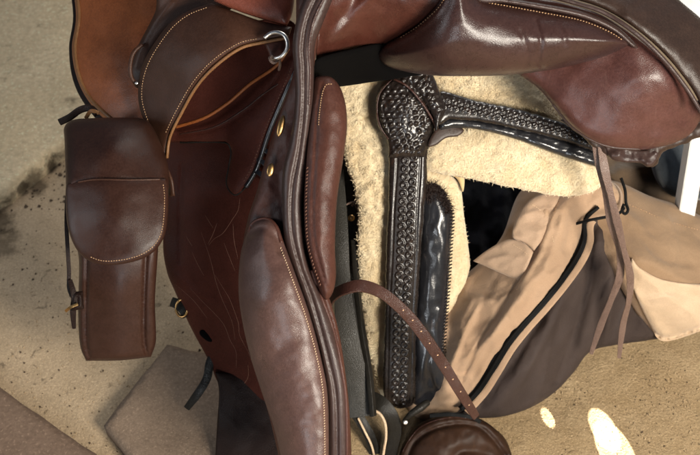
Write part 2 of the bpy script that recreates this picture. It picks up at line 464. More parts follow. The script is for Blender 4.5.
M['seat'] = leather('red_brown_seat_leather', (.11, .028, .016), (.165, .044, .025), .42, 600, .15, .15, scuff_amt=.1)
M['pad'] = leather('worn_brown_pad_leather', (.115, .060, .048), (.16, .084, .068), .42, 700, .14, .12, scuff=(.30, .18, .14), scuff_amt=.22)
M['ridge'] = leather('grained_brown_leather', (.055, .021, .015), (.085, .032, .022), .46, 700, .16, .03, spec=.3, scuff=(.25, .13, .09), scuff_amt=.25)
M['blue'] = leather('purplish_edge_leather', (.060, .035, .031), (.090, .052, .044), .42, 700, .14, .06, spec=.4, scuff=(.16, .11, .09), scuff_amt=.12)
M['panel'] = leather('purplish_cushion_leather', (.042, .019, .0165), (.070, .032, .027), .34, 650, .14, .25, scuff=(.16, .09, .07), scuff_amt=.10)
M['big'] = leather('plum_flap_leather', (.070, .027, .022), (.110, .043, .035), .40, 600, .14, .15, scuff=(.26, .15, .12), scuff_amt=.25)
M['rim'] = leather('dark_rim_leather', (.036, .020, .014), (.055, .030, .021), .46, 700, .15, .06, scuff_amt=.15)
M['inner'] = leather('gullet_leather', (.060, .018, .012), (.095, .028, .018), .42, 600, .15, .12, scuff_amt=.12)
M['black'] = leather('black_tooled_leather', (.008, .0065, .006), (.016, .011, .009), .30, 350, .08, .2, scuff=(.14, .055, .025), scuff_amt=.4)
M['blackshine'] = leather('shiny_black_leather', (.010, .010, .012), (.020, .020, .023), .22, 350, .08, .5, scuff=(.20, .15, .13), scuff_amt=.35)
M['strapblack'] = leather('old_black_strap_leather', (.014, .012, .010), (.028, .025, .020), .42, 500, .2, .05, scuff=(.10, .09, .07), scuff_amt=.25, spec=.2)
M['strapgreen'] = leather('worn_olive_strap_leather', (.022, .020, .016), (.042, .038, .030), .42, 600, .2, .05, scuff=(.12, .11, .09), scuff_amt=.3, spec=.3)
M['strapbrown'] = leather('brown_strap_leather', (.070, .026, .020), (.11, .044, .031), .42, 500, .3, .12, scuff_amt=.3)
M['lace'] = leather('lace_leather', (.13, .080, .062), (.21, .135, .105), .5, 500, .3, .05, scuff_amt=.4)
M['dark'] = leather('near_black_brown_leather', (.009, .004, .003), (.014, .007, .005), .55, 400, .2, 0, scuff_amt=.1, spec=.2)
M['glossy'] = leather('glossy_brown_leather', (.012, .006, .004), (.032, .014, .007), .55, 700, .1, 0, scuff=(.14, .07, .03), scuff_amt=.3, spec=.25)
M['thread'] = simple('waxed_thread', (.42, .25, .13), .6, 0, .3, 900)
M['threadlight'] = simple('pale_thread', (.55, .40, .26), .6, 0, .3, 900)
M['threadred'] = simple('red_brown_thread', (.14, .06, .035), .6, 0, .3, 900)
M['orangecord'] = leather('orange_piping', (.30, .085, .022), (.42, .13, .035), .42, 600, .1, .1)
M['scratch'] = simple('bare_leather_lines', (.19, .085, .05), .7, 0, .3, 900)
M['steel'] = simple('worn_nickel', (.80, .76, .70), .38, 1, .2, 300, .1)
M['brass'] = simple('old_brass', (.50, .30, .12), .35, 1, .3, 300, .15)
M['fleece'] = fleece_mat('cream_fleece', (.64, .50, .30), (.76, .64, .43))
M['woolstrand'] = fleece_mat('cream_wool_strands', (.72, .58, .37), (.83, .71, .50))
M['hide'] = fleece_mat('bare_sheepskin_hide', (.58, .40, .18), (.68, .50, .26))
M['tandark'] = fabric('dark_tan_nylon', (.24, .155, .092), (.30, .20, .122), .6, 900, .1)
M['tan'] = fabric('tan_nylon', (.33, .215, .135), (.41, .275, .175), .6, 900, .2)
M['pocket'] = fabric('pale_tan_nylon', (.46, .335, .22), (.56, .42, .29), .6, 900, .2)
M['pink'] = fabric('pinkish_tan_nylon', (.35, .235, .155), (.42, .29, .195), .6, 900, .2)
M['bagbrown'] = fabric('brown_canvas', (.036, .026, .023), (.058, .043, .038), .75, 900, 0)
M['zip'] = fabric('zip_tape', (.004, .004, .004), (.007, .007, .007), .6, 1400, 0)
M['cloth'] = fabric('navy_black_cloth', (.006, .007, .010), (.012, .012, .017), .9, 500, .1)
M['blanket'] = fabric('slate_blanket', (.035, .045, .055), (.06, .07, .08), .8, 500, .3)
M['mat'] = fabric('brown_saddlecloth', (.075, .05, .03), (.12, .08, .05), .85, 500, .3)
M['white'] = simple('chipped_white_paint', (.82, .83, .80), .45, 0, .06, 60, .1)
M['floor'] = concrete('worn_concrete', (.37, .275, .17), (.53, .40, .26), (.035, .025, .015), 300, .55, .6)
M['grav'] = concrete('gritty_screed', (.27, .185, .095), (.42, .31, .18), (.10, .06, .03), 330, .4, .9)
M['plaster'] = concrete('smooth_cement', (.66, .51, .31), (.78, .62, .40), (.10, .075, .045), 120, .35, .25)
M['slab'] = concrete('brown_slab_stone', (.17, .12, .083), (.235, .17, .12), (.05, .03, .02), 260, .3, .4)
M['board'] = concrete('brown_threshold_stone', (.16, .105, .072), (.22, .15, .105), (.07, .04, .025), 160, .25, .2)
M['dirt'] = concrete('damp_dirt', (.13, .092, .052), (.24, .175, .105), (.05, .034, .02), 260, .4, .9)

# ------------------------------------------------------------ the setting
def ray_floor(x, y, z=0.0):
    d = floor_d(x, y, z); return P(x, y, d)[..., :2]
def struct(o, name=None): o['kind'] = 'structure'; return o
gv = [(-4, -3, 0), (4, -3, 0), (4, 6, 0), (-4, 6, 0)]
floor = struct(link(mesh('floor', gv, [(0, 1, 2, 3)], False), 'floor', M['floor']))
def slab(name, out, z0, z1, mat, corners, en=1.5, step=5, bump=.0015, fr=3.0):
    """flat slab lying on the floor, traced outline, eroded edge, real thickness in the vertical"""
    poly = spline(out, step, True, corners)
    c = np.cumsum(np.r_[0, np.linalg.norm(np.diff(poly, axis=0), axis=1)])
    poly[:, 0] += en*fbm(c, c*0, 22, 3); poly[:, 1] += en*fbm(c, c*0, 22, 9)
    W = ray_floor(poly[:, 0], poly[:, 1], z1)*1000
    lo, hi = W.min(0), W.max(0); st = step*1.6
    gx, gy = np.meshgrid(np.arange(lo[0], hi[0], st), np.arange(lo[1], hi[1], st)); g = np.c_[gx.ravel(), gy.ravel()]
    g = g+rng.uniform(-.2, .2, g.shape)*st
    g = g[inside(g, W)]; e, _, _ = pdist(g, W, True); g = g[e > st*.6]
    pts = np.vstack([W, g]); nb = len(W)
    vs, _, fs, *_ = geometry.delaunay_2d_cdt([Vector(p) for p in pts], [(i, (i+1) % nb) for i in range(nb)], [list(range(nb))], 1, 1e-4)
    V = np.array([tuple(v) for v in vs]); e, _, _ = pdist(V, W, True)
    t = np.clip(e/(fr*3), 0, 1); zz = z1-.004*(1-np.sqrt(1-(1-t)**2))*1+bump*fbm(V[:, 0], V[:, 1], 60, 5)*t
    top = np.c_[V/1000, zz]; bot = np.c_[V/1000, np.full(len(V), z0)]; F = [list(f) for f in fs]; n = len(V)
    a, b_, c_ = (top[F[0][k]] for k in range(3))
    if np.cross(b_-a, c_-a)[2] < 0: F = [f[::-1] for f in F]
    cnt = {(f[i], f[(i+1) % len(f)]) for f in F for i in range(len(f))}
    side = [(q, p, p+n, q+n) for (p, q) in cnt if (q, p) not in cnt]
    return struct(link(mesh(name, np.vstack([top, bot]), F+[[i+n for i in f[::-1]] for f in F]+side), name, mat))
slab('cement_pavement', [(-160, -90), (340, -90), (230, 60), (150, 92), (78, 128), (52, 150), (30, 168), (0, 194), (-160, 300)], -.02, .036, M['plaster'], (0, 1, 2, 8), 3.5)
slab('stone_slab', [(103, 424), (166, 344), (300, 372), (300, 500), (150, 500), (134, 462)], -.02, .03, M['slab'], (0, 1, 2, 3, 4, 5), 1.2)
slab('threshold_ground', [(-80, 330), (-2, 386), (94, 452), (160, 500), (-80, 560)], -.02, .026, M['board'], (0, 2, 3, 4), .8)
slab('grit_ground', [(330, 300), (760, 260), (800, 520), (330, 520)], -.02, .003, M['grav'], (0, 1, 2, 3), 1)
# eroded hollow patches of dirt by the cement edge and loose grit
def stain(mat, spots, col):
    nt = mat.node_tree; b = next(n for n in nt.nodes if n.type == 'BSDF_PRINCIPLED'); src = b.inputs['Base Color'].links[0].from_socket
    gp = geo_pos(nt); wob = noise(nt, 38, 5, .7); c = src
    for (x, y, r, amt) in spots:
        w_ = ray_floor(x, y); d = node(nt, 'ShaderNodeVectorMath', operation='DISTANCE'); nt.links.new(gp, d.inputs[0]); d.inputs[1].default_value = (w_[0], w_[1], 0.01)
        f = math_(nt, 'SUBTRACT', math_(nt, 'MULTIPLY', wob, r*2.4), d.outputs['Value'])
        c = mixc(nt, ramp(nt, f, -r*.25, r*.35, 0, amt), c, col)
    nt.links.new(c, b.inputs['Base Color'])
ST = [(46, 164, .018, .9), (38, 186, .017, .7), (58, 156, .014, .8), (0, 222, .022, .7), (-6, 246, .03, .6), (78, 118, .02, .8), (22, 192, .011, .8), (8, 200, .012, .8), (66, 142, .012, .85)]
stain(M['floor'], ST, (.040, .027, .015)); stain(M['plaster'], ST, (.06, .042, .024))
def grit(name, region, n, smin, smax, mat, seed, z=.003):
    r = random.Random(seed); vs, fs = [], []
    for _ in range(n):
        x = r.uniform(region[0], region[2]); y = r.uniform(region[1], region[3]); c = ray_floor(x, y, z); s = r.uniform(smin, smax)*r.random()**.5+smin*.3
        b = len(vs); ph = r.random()*6.28
        for k in range(6):
            a = ph+k*math.pi/3; q = s*r.uniform(.7, 1.2); vs.append((c[0]+q*math.cos(a), c[1]+q*math.sin(a), z-.0005))
        for k in range(6):
            a = ph+k*math.pi/3; q = s*r.uniform(.4, .7); vs.append((c[0]+q*math.cos(a), c[1]+q*math.sin(a), z+s*r.uniform(.5, .9)))
        for k in range(6): fs.append((b+k, b+(k+1) % 6, b+6+(k+1) % 6, b+6+k))
        fs.append(tuple(b+6+k for k in range(6)))
    return tag(link(mesh(name, vs, fs, False), name, mat), 'small loose grit scattered over the concrete floor', kind='stuff')
M['gritdark'] = simple('dark_grit', (.07, .045, .025), .9, 0, .4, 400)
M['gritpale'] = simple('pale_grit', (.36, .26, .15), .9, 0, .4, 400)
grit('grit', (0, 190, 230, 455), 260, .0006, .002, M['gritdark'], 1, .0006)
grit('grit', (480, 320, 700, 455), 900, .0004, .0013, M['gritpale'], 2, .0035)
grit('grit', (480, 320, 700, 455), 160, .0005, .0014, M['gritdark'], 3, .0035)
grit('grit', (0, 250, 230, 455), 500, .0004, .0013, M['gritpale'], 7, .0006)
grit('grit', (20, 100, 100, 210), 160, .001, .0035, M['gritdark'], 4, .0006)

# ------------------------------------------------------------ the left saddle (tan skirt, dark red flap)
LS = thing('saddle', 'dark red saddle with tan skirt and scored lines, behind the saddlebag yoke', 'saddle', (215, 300, 1.25))
sk = Pad('skirt', [(70, -30), (76, 15), (72, 48), (77, 78), (90, 103), (112, 124), (150, 135), (166, 112), (178, 40), (190, -30)],
         [(80, 0, 1.25), (80, 110, 1.22), (200, 60, 1.14), (200, -20, 1.17), (120, 60, 1.19)], M['orange'], LS, h=.012, R=40, fil=.003, fr=4, thick=.005,
         relief=wr(.003, 60, 4), corners=(0, 8, 9))
seam_tube('edge_binding', sk, [(73, -25), (79.5, 14), (75.5, 48), (80, 77), (92, 100), (113, 120)], .0026, M['tanedge'], sk.o)
Pad('skirt_lining', [(67, -30), (73, 15), (69, 48), (73, 80), (86, 106), (108, 128), (150, 140), (168, 114), (180, 40), (192, -30)],
    [(80, 0, 1.262), (80, 110, 1.232), (200, 60, 1.152), (200, -20, 1.182)], M['dark'], LS, thick=.006, corners=(0, 8, 9))
bl = Pad('billet_keeper', [(166, -20), (155, 12), (143, 36), (132, 58), (130, 74), (137, 88), (150, 80), (165, 40), (230, 10), (240, -20)], [(150, 60, 1.13), (230, -10, 1.09)], M['yoke'], LS,
    h=.008, R=14, thick=.006, relief=ridge([(172, 2), (152, 26), (141, 48), (136, 66)], .002, 2.5))
tube('edge_binding', [(143, 44, 1.118), (134, 52, 1.115), (130.5, 64, 1.115), (131, 76, 1.117), (136, 84, 1.12)], .0022, M['yoke'], bl.o)
stud('rivet', 136.5, 83, 1.114, .0018, M['steel'], LS)
st = Pad('seat', [(212, -30), (214, 1), (238, 11), (262, 19), (287, 26), (293, 10), (297, -30)], [(215, 0, 1.045), (290, 20, 1.035)], M['seat'], LS, h=.012, R=30, thick=.01, corners=(0, 1, 4, 6))
fl = Pad('fender', [(163, 120), (165, 200), (163, 245), (167, 272), (176, 294), (190, 326), (209, 361), (223, 388), (262, 404), (300, 418), (310, 330), (300, 200), (300, 60), (240, 40), (190, 60)],
         [(165, 140, 1.20), (165, 260, 1.22), (220, 385, 1.24), (290, 100, 1.10), (300, 400, 1.18), (225, 230, 1.165)], M['redflap'], LS, h=.006, R=16, fil=.0022, fr=3, thick=.005,
         relief=summ(wr(.0025, 45, 8), ridge([(182, 165), (180, 205), (180, 262)], -.0022, 2.0), ridge([(172, 272), (196, 292), (222, 306), (238, 330)], .001, 3)), corners=(9, 12))
up = Pad('jockey', [(160, 120), (168, 142), (225, 142), (231, 150), (229, 166), (226, 182), (229, 192), (236, 196), (244, 188), (255, 170), (268, 132), (282, 98), (297, 62), (290, 20), (220, 30), (180, 60)],
         [(170, 130, 1.15), (236, 190, 1.135), (290, 60, 1.075), (230, 90, 1.12)], M['redflap'], LS, h=.004, R=12, fil=.002, fr=2.5, thick=.004,
         relief=summ(step_([(286, 62), (262, 82), (240, 103), (212, 122), (178, 131)], -.005, 1.5), ridge([(288, 62), (266, 92), (244, 113), (214, 129), (172, 136)], -.0015, 1.3), wr(.0015, 40, 2)), corners=(1, 2))
seam_tube('piping', up, [(289, 48), (276, 66), (250, 84), (228, 103), (204, 118), (176, 127)], .0020, M['orangecord'], up.o, -.0002)
seam_tube('piping', up, [(278, 84), (262, 95), (243, 110), (214, 127), (180, 134)], .0009, M['strapbrown'], up.o, 0)
seam_tube('edge_binding', up, [(297, 66), (284, 97), (270, 130), (257, 168), (246, 187)], .0027, M['blackshine'], up.o, 0)
seam_tube('edge_binding', up, [(246, 187), (236, 195), (229, 190), (226.5, 181), (229, 166), (231, 151), (225, 142.6), (180, 142.6)], .0010, M['strapblack'], up.o, 0)
stitches('stitching', [(up, [(292, 66), (279, 97), (265, 130), (252, 166), (243, 182)])], M['threadred'], up.o, 3.2, 1.8)
for x, y, d in ((262, 160, 1.118), (260, 172, 1.12), (267, 150, 1.115)):
    strap('tab', [(x-4, y-1, d), (x+2, y+3, d-.004), (x+6, y+8, d)], 5, .003, M['blackshine'], LS, step=1.5)
scratch_lines('scored_pattern', fl, [[(240, 198), (238, 210), (232, 220), (223, 233), (214, 239), (209, 245)], [(217, 223), (213, 234), (208, 244)], [(201, 232), (206, 246), (211, 262), (216, 282), (222, 299), (232, 322), (235, 340)],
    [(192, 252), (197, 263), (204, 276)], [(224, 243), (229, 256), (235, 271)], [(233, 224), (234, 240), (238, 259)], [(215, 275), (223, 288), (230, 300), (238, 322), (240, 336), (250, 355)],
    [(190, 288), (201, 300), (222, 322), (230, 340), (236, 352), (236, 368)], [(176, 285), (193, 300), (207, 318)], [(248, 352), (256, 372), (262, 388), (272, 404)], [(248, 365), (248, 377), (242, 386), (232, 392), (226, 390)],
    [(243, 272), (245, 300), (251, 330), (250, 342)], [(205, 215), (213, 228)], [(186, 236), (192, 246)]], M['scratch'], fl.o)
strap('girth_strap', [(217, 350, 1.235), (210, 362, 1.235), (207, 378, 1.235), (199, 392, 1.235), (187, 408, 1.245)], 8.5, .004, M['strapblack'], LS, widths=[1, 1, 1, 1, .75])
Pad('stirrup_fender', [(215, 372), (219, 392), (217, 425), (214, 480), (345, 480), (345, 380)], [(217, 380, 1.225), (216, 455, 1.215), (330, 420, 1.19)], M['dark'], LS, h=.006, R=20, thick=.006, corners=(0, 3, 4, 5), relief=wr(.003, 30, 6))
# buckle ring and slot on the fender
zf = float(fl.z(np.array([[182., 308.]]))[0])
tube('buckle_ring', [(182+7*math.cos(a)*.82-2.5*math.sin(a)*.5, 308+8.5*math.sin(a)+1.5*math.cos(a), zf-.006) for a in np.linspace(0, 2*math.pi, 14)[:-1]], .0016, M['brass'], LS, True, 1.5)
strap('buckle_strap', [(172, 302, zf+.004), (177, 304, zf-.004), (183, 309, zf-.006), (187, 316, zf-.001)], 10, .003, M['strapblack'], LS, step=1.5)
zs = float(fl.z(np.array([[206., 336.]]))[0])
Pad('slot_keeper', [(200, 331), (205, 330), (214, 338), (212, 342), (207, 341), (200, 335)], zs-.002, M['slotandshade'], LS, h=.001, R=3, step=1.2)
# D ring with its tab
dz = 1.012
tb = Pad('ring_tab', [(262, 40), (270, 35), (283, 37), (286, 48), (280, 58), (272, 62), (268, 52)], [(262, 40, 1.035), (280, 58, 1.035)], M['ridge'], LS, h=.004, R=8, step=1.5, corners=(0,))
tube('ring', [(264.5, 38, dz), (270, 33.5, dz), (277, 32.2, dz-.003), (284, 35, dz-.005), (287.5, 42, dz-.006), (286.5, 50, dz-.005), (281, 56.5, dz-.002), (274, 58.5, dz+.004), (270, 58, dz+.014)], .0020, M['steel'], LS, False, 1.5)
tube('ring_cord', [(272, 56, 1.015), (270, 60, 1.012), (274, 63, 1.012), (279, 60, 1.015), (280, 64, 1.02), (279, 70, 1.03)], .0014, M['lace'], LS, False, 1.5)
stud('toggle', 281, 126, 1.0, .0035, M['brass'], LS, 3.2, math.radians(76), .7)

# ------------------------------------------------------------ saddlebag
SB = thing('saddlebag', 'brown leather saddlebag with wide stitched yoke, hanging at the left of the saddles', 'saddlebag', (115, 360, 1.2))
yk = Pad('yoke', [(211, 3), (190, 10), (169, 24), (148, 53), (139.5, 76), (138.5, 102), (146, 126), (158, 150), (166, 176), (169, 197), (175, 196), (173, 180), (166, 160), (169, 136), (180, 113), (196, 85), (215, 64), (239, 47), (262, 41), (289, 36), (292, 27), (262, 21), (236, 12)],
         [(150, 60, 1.10), (212, 5, 1.055), (290, 32, 1.03), (168, 150, 1.10), (172, 196, 1.11), (185, 60, 1.06), (140, 100, 1.125), (230, 35, 1.035)], M['yoke'], SB, h=.004, R=12, fil=.0022, fr=3, thick=.005,
         relief=wr(.002, 50, 12), corners=(0, 9, 10, 19, 20), hb=0)
seam_tube('edge_binding', yk, [(288, 37.5), (262, 42.5), (240, 48.5), (216, 65.5), (197, 86), (181, 114), (170, 137), (167, 158)], .0017, M['tanedge'], yk.o, -.0012)
stitches('stitching', [(yk, [(208, 7), (188, 15), (170, 30), (152, 56), (143.5, 78), (142, 100), (149, 124)]), (yk, [(258, 38.5), (238, 43.5), (213, 60), (193, 82), (176, 111), (165, 134)])], M['thread'], yk.o, 2.6, 1.7)
lid = Pad('lid', [(64.5, 140), (64, 128), (70, 121), (82, 118.5), (120, 117.5), (144, 119), (152, 126), (160, 142), (168, 165), (169, 188), (120, 186), (66, 190)],
          [(66, 125, 1.10), (150, 125, 1.09), (110, 150, 1.045), (66, 185, 1.045), (166, 185, 1.045), (110, 185, 1.035)], M['bag'], SB, h=.012, R=12, fil=.003, fr=3, thick=.05, step=2,
          relief=wr(.0015, 40, 21), corners=(9, 11))
flp = Pad('flap', [(66, 186), (74, 181), (90, 178), (130, 178.5), (160, 178), (167, 180), (168.5, 195), (167, 225), (161, 243), (148, 256), (128, 263), (104, 265), (86, 259), (74, 245), (67, 222)],
          [(66, 185, 1.038), (167, 185, 1.035), (116, 180, 1.022), (116, 220, 1.012), (75, 250, 1.025), (115, 262, 1.015), (160, 245, 1.022)], M['bag'], SB, h=.005, R=10, fil=.002, fr=2.5, thick=.005, step=2, relief=wr(.0012, 40, 22), corners=())
seam_tube('crease_edge', flp, [(78, 182), (96, 179.6), (130, 180), (160, 179.4)], .0011, M['yoke'], flp.o, .0)
stitches('stitching', [(flp, [(163, 183), (164.5, 198), (163, 224), (158, 240), (146, 252), (127, 259), (104, 261), (88, 256)])], M['thread'], flp.o, 2.6, 1.7)
Pad('pouch', [(76, 200), (79, 262), (78, 310), (80, 345), (86, 361), (120, 360.5), (151, 357), (156, 340), (155, 300), (158, 250), (160, 200)],
    [(78, 220, 1.075), (158, 220, 1.07), (82, 355, 1.135), (152, 352, 1.13), (118, 280, 1.082)], M['bag'], SB, h=.006, R=8, fil=.004, fr=3, thick=.055, step=2,
    relief=summ(ridge([(87, 255), (86, 300), (86, 340), (90, 362)], -.0045, 1.6), ridge([(146, 255), (144, 300), (144, 340), (148, 358)], -.0055, 1.8), ridge([(117, 250), (116, 355)], .010, 26), wr(.0015, 50, 23)), corners=(4, 6))
strap('side_strap', [(67, 196, 1.06), (66.5, 225, 1.06), (68, 255, 1.066), (69, 272, 1.07), (69, 288, 1.075), (73, 298, 1.08)], 4, .003, M['dark'], SB, step=2)
strap('side_strap', [(70, 280, 1.07), (74, 296, 1.068), (73, 312, 1.075), (74, 328, 1.085)], 6, .003, M['dark'], SB, step=2, widths=[.7, 1, 1, .6])
Pad('buckle', [(71, 292), (83, 291), (84, 309), (72, 311)], 1.068, M['dark'], SB, h=.002, R=4, fil=.001, step=1.5, thick=.008, corners=(0, 1, 2, 3), relief=ridge([(75, 296), (80, 296), (80, 306), (75, 306)], .003, 1.3, True))
strap('buckle_tongue', [(66, 311, 1.068), (71, 307, 1.062), (78, 304, 1.062)], 3, .002, M['brass'], SB, step=1.5)

strap('back_strap', [(60, 122, 1.15), (70, 117, 1.14), (80, 110, 1.13), (90, 108, 1.125), (97, 114, 1.12)], 7, .003, M['dark'], SB, step=2)
strap('back_strap', [(86, 118, 1.13), (91, 111, 1.12), (99, 113, 1.12)], 4, .002, M['tanedge'], SB, step=2)
# ------------------------------------------------------------ the main saddle
MS = thing('saddle', 'upturned brown riding saddle with padded flaps, nearest the camera across the top and middle', 'saddle', (330, 300, 1.15))
# flap that carries the pads
fp = Pad('flap', [(296, -30), (296, 30), (294, 70), (281, 110), (268, 150), (257, 190), (247, 222), (241, 260), (240, 300), (250, 355), (268, 412), (284, 480), (352, 480), (350, 420), (345, 370), (336, 320), (312, 240), (310, 170), (312, 90), (318, 40), (330, -30)],
         [(310, 0, .985), (300, 70, .995), (275, 150, 1.02), (245, 230, 1.035), (290, 250, 1.01), (300, 350, 1.03), (330, 450, 1.05), (250, 330, 1.055), (345, 420, 1.05)], M['ridge'], MS, h=.006, R=10, fil=.002, fr=2.5, thick=.008, step=2,
         relief=summ(wr(.002, 16, 31, 1, .6), wr(.0003, 5, 32)), corners=(0, 11, 12, 20))
# seam ridge running down the saddle
rd = Pad('gullet_edge', [(318, -30), (300, 8), (293, 40), (294, 68), (295, 100), (290, 140), (283, 170), (282, 205), (285, 245), (296, 280), (309, 318), (320, 358), (326, 400), (327, 480), (350, 480), (347, 400), (341, 358), (325, 305), (308, 262), (303, 210), (307, 160), (313, 110), (314, 75), (315, 45), (322, 25), (345, -30)],
         [(320, -20, .962), (305, 70, .975), (298, 150, .99), (293, 220, .992), (310, 300, .992), (333, 380, 1.00), (338, 470, 1.015)], M['blue'], MS, h=.010, R=9, fil=.002, fr=2.5, thick=.02, step=1.8,
         relief=summ(ridge([(332, -30), (310, 12), (303, 45), (304, 70), (303.5, 110), (299, 150), (292, 190), (292, 230), (300, 265), (313, 302), (328, 358), (336, 400), (337, 480)], -.0035, 1.6), wr(.0005, 24, 33)), corners=(0, 13, 14, 25))
seam_tube('piping', rd, [(338, -25), (316, 14), (309, 45), (310, 72), (309, 105)], .0014, M['strapbrown'], rd.o, 0.0)
lp = Pad('knee_pad', [(250, 226), (257, 219), (268, 218), (278, 226), (284, 243), (296, 276), (310, 316), (321, 358), (328, 400), (329, 480), (286, 480), (275, 432), (266, 405), (252, 362), (243, 325), (238.5, 290), (241, 252)],
         [(262, 222, 1.005), (240, 290, 1.01), (262, 300, .988), (300, 330, .985), (266, 400, 1.01), (310, 450, .995), (284, 470, 1.01)], M['pad'], MS, h=.022, R=26, fil=.002, fr=2, thick=.012, step=2,
         relief=summ(wr(.0018, 30, 35), ridge([(248, 236), (262, 228), (276, 238), (281, 250)], -.004, 4), ridge([(262, 250), (272, 300), (290, 360), (300, 420)], .002, 16)), corners=(9, 10))
seam_tube('piping', lp, [(249, 232), (252, 224.5), (259, 219.8), (268, 219.5), (276, 227), (281.5, 243)], .0021, M['ridge'], lp.o, -.001)
stitches('stitching', [(lp, [(280, 246), (292, 278), (306, 318), (317, 358), (323.5, 398), (325, 470)])], M['threadlight'], lp.o, 2.6, 1.6, .0005, slant=.5)
seam_tube('seam_fold', rd, [(312, 270), (320, 294), (333, 330), (341, 366), (346, 402), (347, 470)], .0019, M['ridge'], rd.o, .0)
upd = Pad('upper_knee_pad', [(314, 80), (320, 76), (331, 77), (340, 87), (345.5, 104), (347, 128), (343, 160), (337, 200), (335, 245), (336, 275), (333, 292), (326, 300), (319, 290), (311, 264), (306, 240), (304, 205), (306, 165), (310, 120)],
          [(325, 85, .985), (325, 180, .98), (325, 290, .99)], M['ridge'], MS, h=.016, R=19, fil=.0015, fr=2, thick=.014, step=1.8,
          relief=summ(wr(.0012, 20, 37), ridge([(322, 84), (318, 110), (315, 160), (312.5, 210), (315, 245), (324, 278), (328, 290)], -.0018, 1.3)), corners=())
stitches('stitching', [(upd, [(333, 84), (326, 85), (322, 95), (319.5, 112), (318.5, 127)])], M['thread'], upd.o, 2.4, 1.6)
stitches('stitching', [(upd, [(307.5, 165), (306, 205), (307.5, 240), (313, 264), (321, 287)])], M['threadred'], upd.o, 3.6, 2.2, .0007, slant=.8)
stud('rivet', 270.5, 170, 1.003, .0036, M['brass'], MS, 1.9, math.radians(78), .5)
# gullet and cushions across the top
gu = Pad('gullet', [(318, -40), (318, 30), (316, 60), (322, 80), (345, 84), (372, 79), (424, 72), (470, 60), (480, -40)],
         [(320, 60, 1.03), (340, 20, 1.02), (330, -40, 1.0), (400, 20, 1.03), (470, -30, .99), (460, 40, 1.05), (360, 80, 1.17), (430, 80, 1.15)], M['inner'], MS, h=.004, R=10, thick=.01, step=2.4,
         relief=summ(ridge([(324, 60), (332, 30), (352, 4), (372, -30)], -.006, 7), ridge([(380, -30), (356, 10), (340, 40)], .006, 16), wr(.003, 28, 41)), corners=(0, 7, 8))
ro = Pad('cushion', [(446, -30), (442, -5), (434, 8), (416, 26), (396, 38), (380, 47), (376, 57), (392, 68), (428, 75), (470, 76), (514, 74.5), (560, 68), (600, 58), (618, 51), (632, 44.5), (628, 38), (610, 27), (580, 15), (540, 7), (505, 1), (480, -5), (470, -30)],
         [(380, 56, 1.10), (440, 0, 1.0), (450, 70, 1.04), (540, 70, 1.035), (625, 45, 1.03), (540, 8, 1.02), (480, 0, 1.01), (410, 70, 1.07)], M['panel'], MS, h=.040, R=38, fil=.002, fr=2, thick=.02, step=2.2,
         relief=summ(ridge([(536, 20), (541, 40), (539, 60), (543, 70)], -.0022, 1.6), ridge([(520, 30), (528, 50), (526, 66)], -.0014, 2), ridge([(560, 24), (566, 44)], -.0012, 2.5), wr(.0012, 30, 43, .5, 1), ridge([(446, -10), (440, 8), (420, 28), (390, 46), (362, 58)], .004, 3)), corners=(0, 14, 21))
Pad('gullet_shade_sheet', [(311, 70), (318, 58), (352, 49), (384, 42), (410, 40), (425, 58), (428, 72), (400, 78), (372, 82), (345, 86), (326, 88), (312, 86)], [(314, 75, 1.01), (326, 62, 1.01), (350, 50, 1.035), (400, 45, 1.09), (430, 80, 1.12), (345, 84, 1.10)], M['slotandshade'], MS, h=.004, R=16, fil=.012, fr=7, thick=.006)  # black sheet standing in for the shadow under the cushion
stitches('stitching', [(ro, [(478, 1), (505, 5.5), (540, 12), (580, 20), (608, 31), (624, 41)]), (ro, [(446, -5), (438, 8), (418, 26), (398, 39)])], M['thread'], ro.o, 3, 1.8, .0005)
wl = Pad('welt', [(466, -30), (474, -6), (505, -2), (545, 4), (585, 12), (616, 26), (634, 42), (638, 48), (632, 47), (612, 31), (582, 18), (540, 9), (505, 3), (476, 0), (462, -30)], [(480, 0, .99), (560, 8, 1.0), (634, 44, 1.015)], M['blue'], MS, h=.005, R=5, fil=.001, fr=1.5, step=1.8, thick=.02)
bf = Pad('large_flap', [(470, -40), (520, -8), (560, 2), (600, 14), (640, 40), (668, 66), (688, 92), (702, 112), (698, 124), (688, 136), (668, 145), (640, 150), (612, 148), (590, 140), (570, 125), (552, 104), (538, 88), (516, 72), (490, 50), (460, 20)],
         [(520, 0, 1.06), (530, 75, 1.085), (600, 140, 1.075), (690, 125, 1.07), (640, 80, 1.03), (600, 60, 1.05), (680, 90, 1.04), (570, 20, 1.06), (660, 145, 1.08)], M['big'], MS, h=.012, R=22, fil=.003, fr=3, thick=.01, step=2.6,
         relief=summ(wr(.004, 50, 45), ridge([(560, 100), (585, 128), (615, 140), (655, 142)], .003, 9)), corners=(0,))
seam_tube('edge_binding', bf, [(640, 149), (612, 147), (590, 139), (570, 124.5), (553, 104)], .0016, M['blue'], bf.o, -.001)
rm = Pad('rim', [(500, -40), (530, -12), (570, -2), (606, 10), (640, 32), (668, 58), (690, 86), (706, 112), (730, 130), (745, 90), (728, 56), (706, 24), (684, 4), (664, -12), (640, -26), (600, -40)],
         [(530, -10, 1.02), (640, 30, 1.01), (700, 100, 1.03), (706, 30, 1.05), (660, -10, 1.05)], M['rim'], MS, h=.014, R=16, fil=.0025, fr=3, thick=.012, step=2.6, relief=summ(wr(.002, 30, 47), wr(.0003, 5, 48)), corners=(0, 8, 14))
seam_tube('piping', rm, [(532, -8), (572, 2), (605, 13), (638, 35), (665, 61), (687, 89), (701, 112)], .0022, M['blue'], rm.o, -.001)
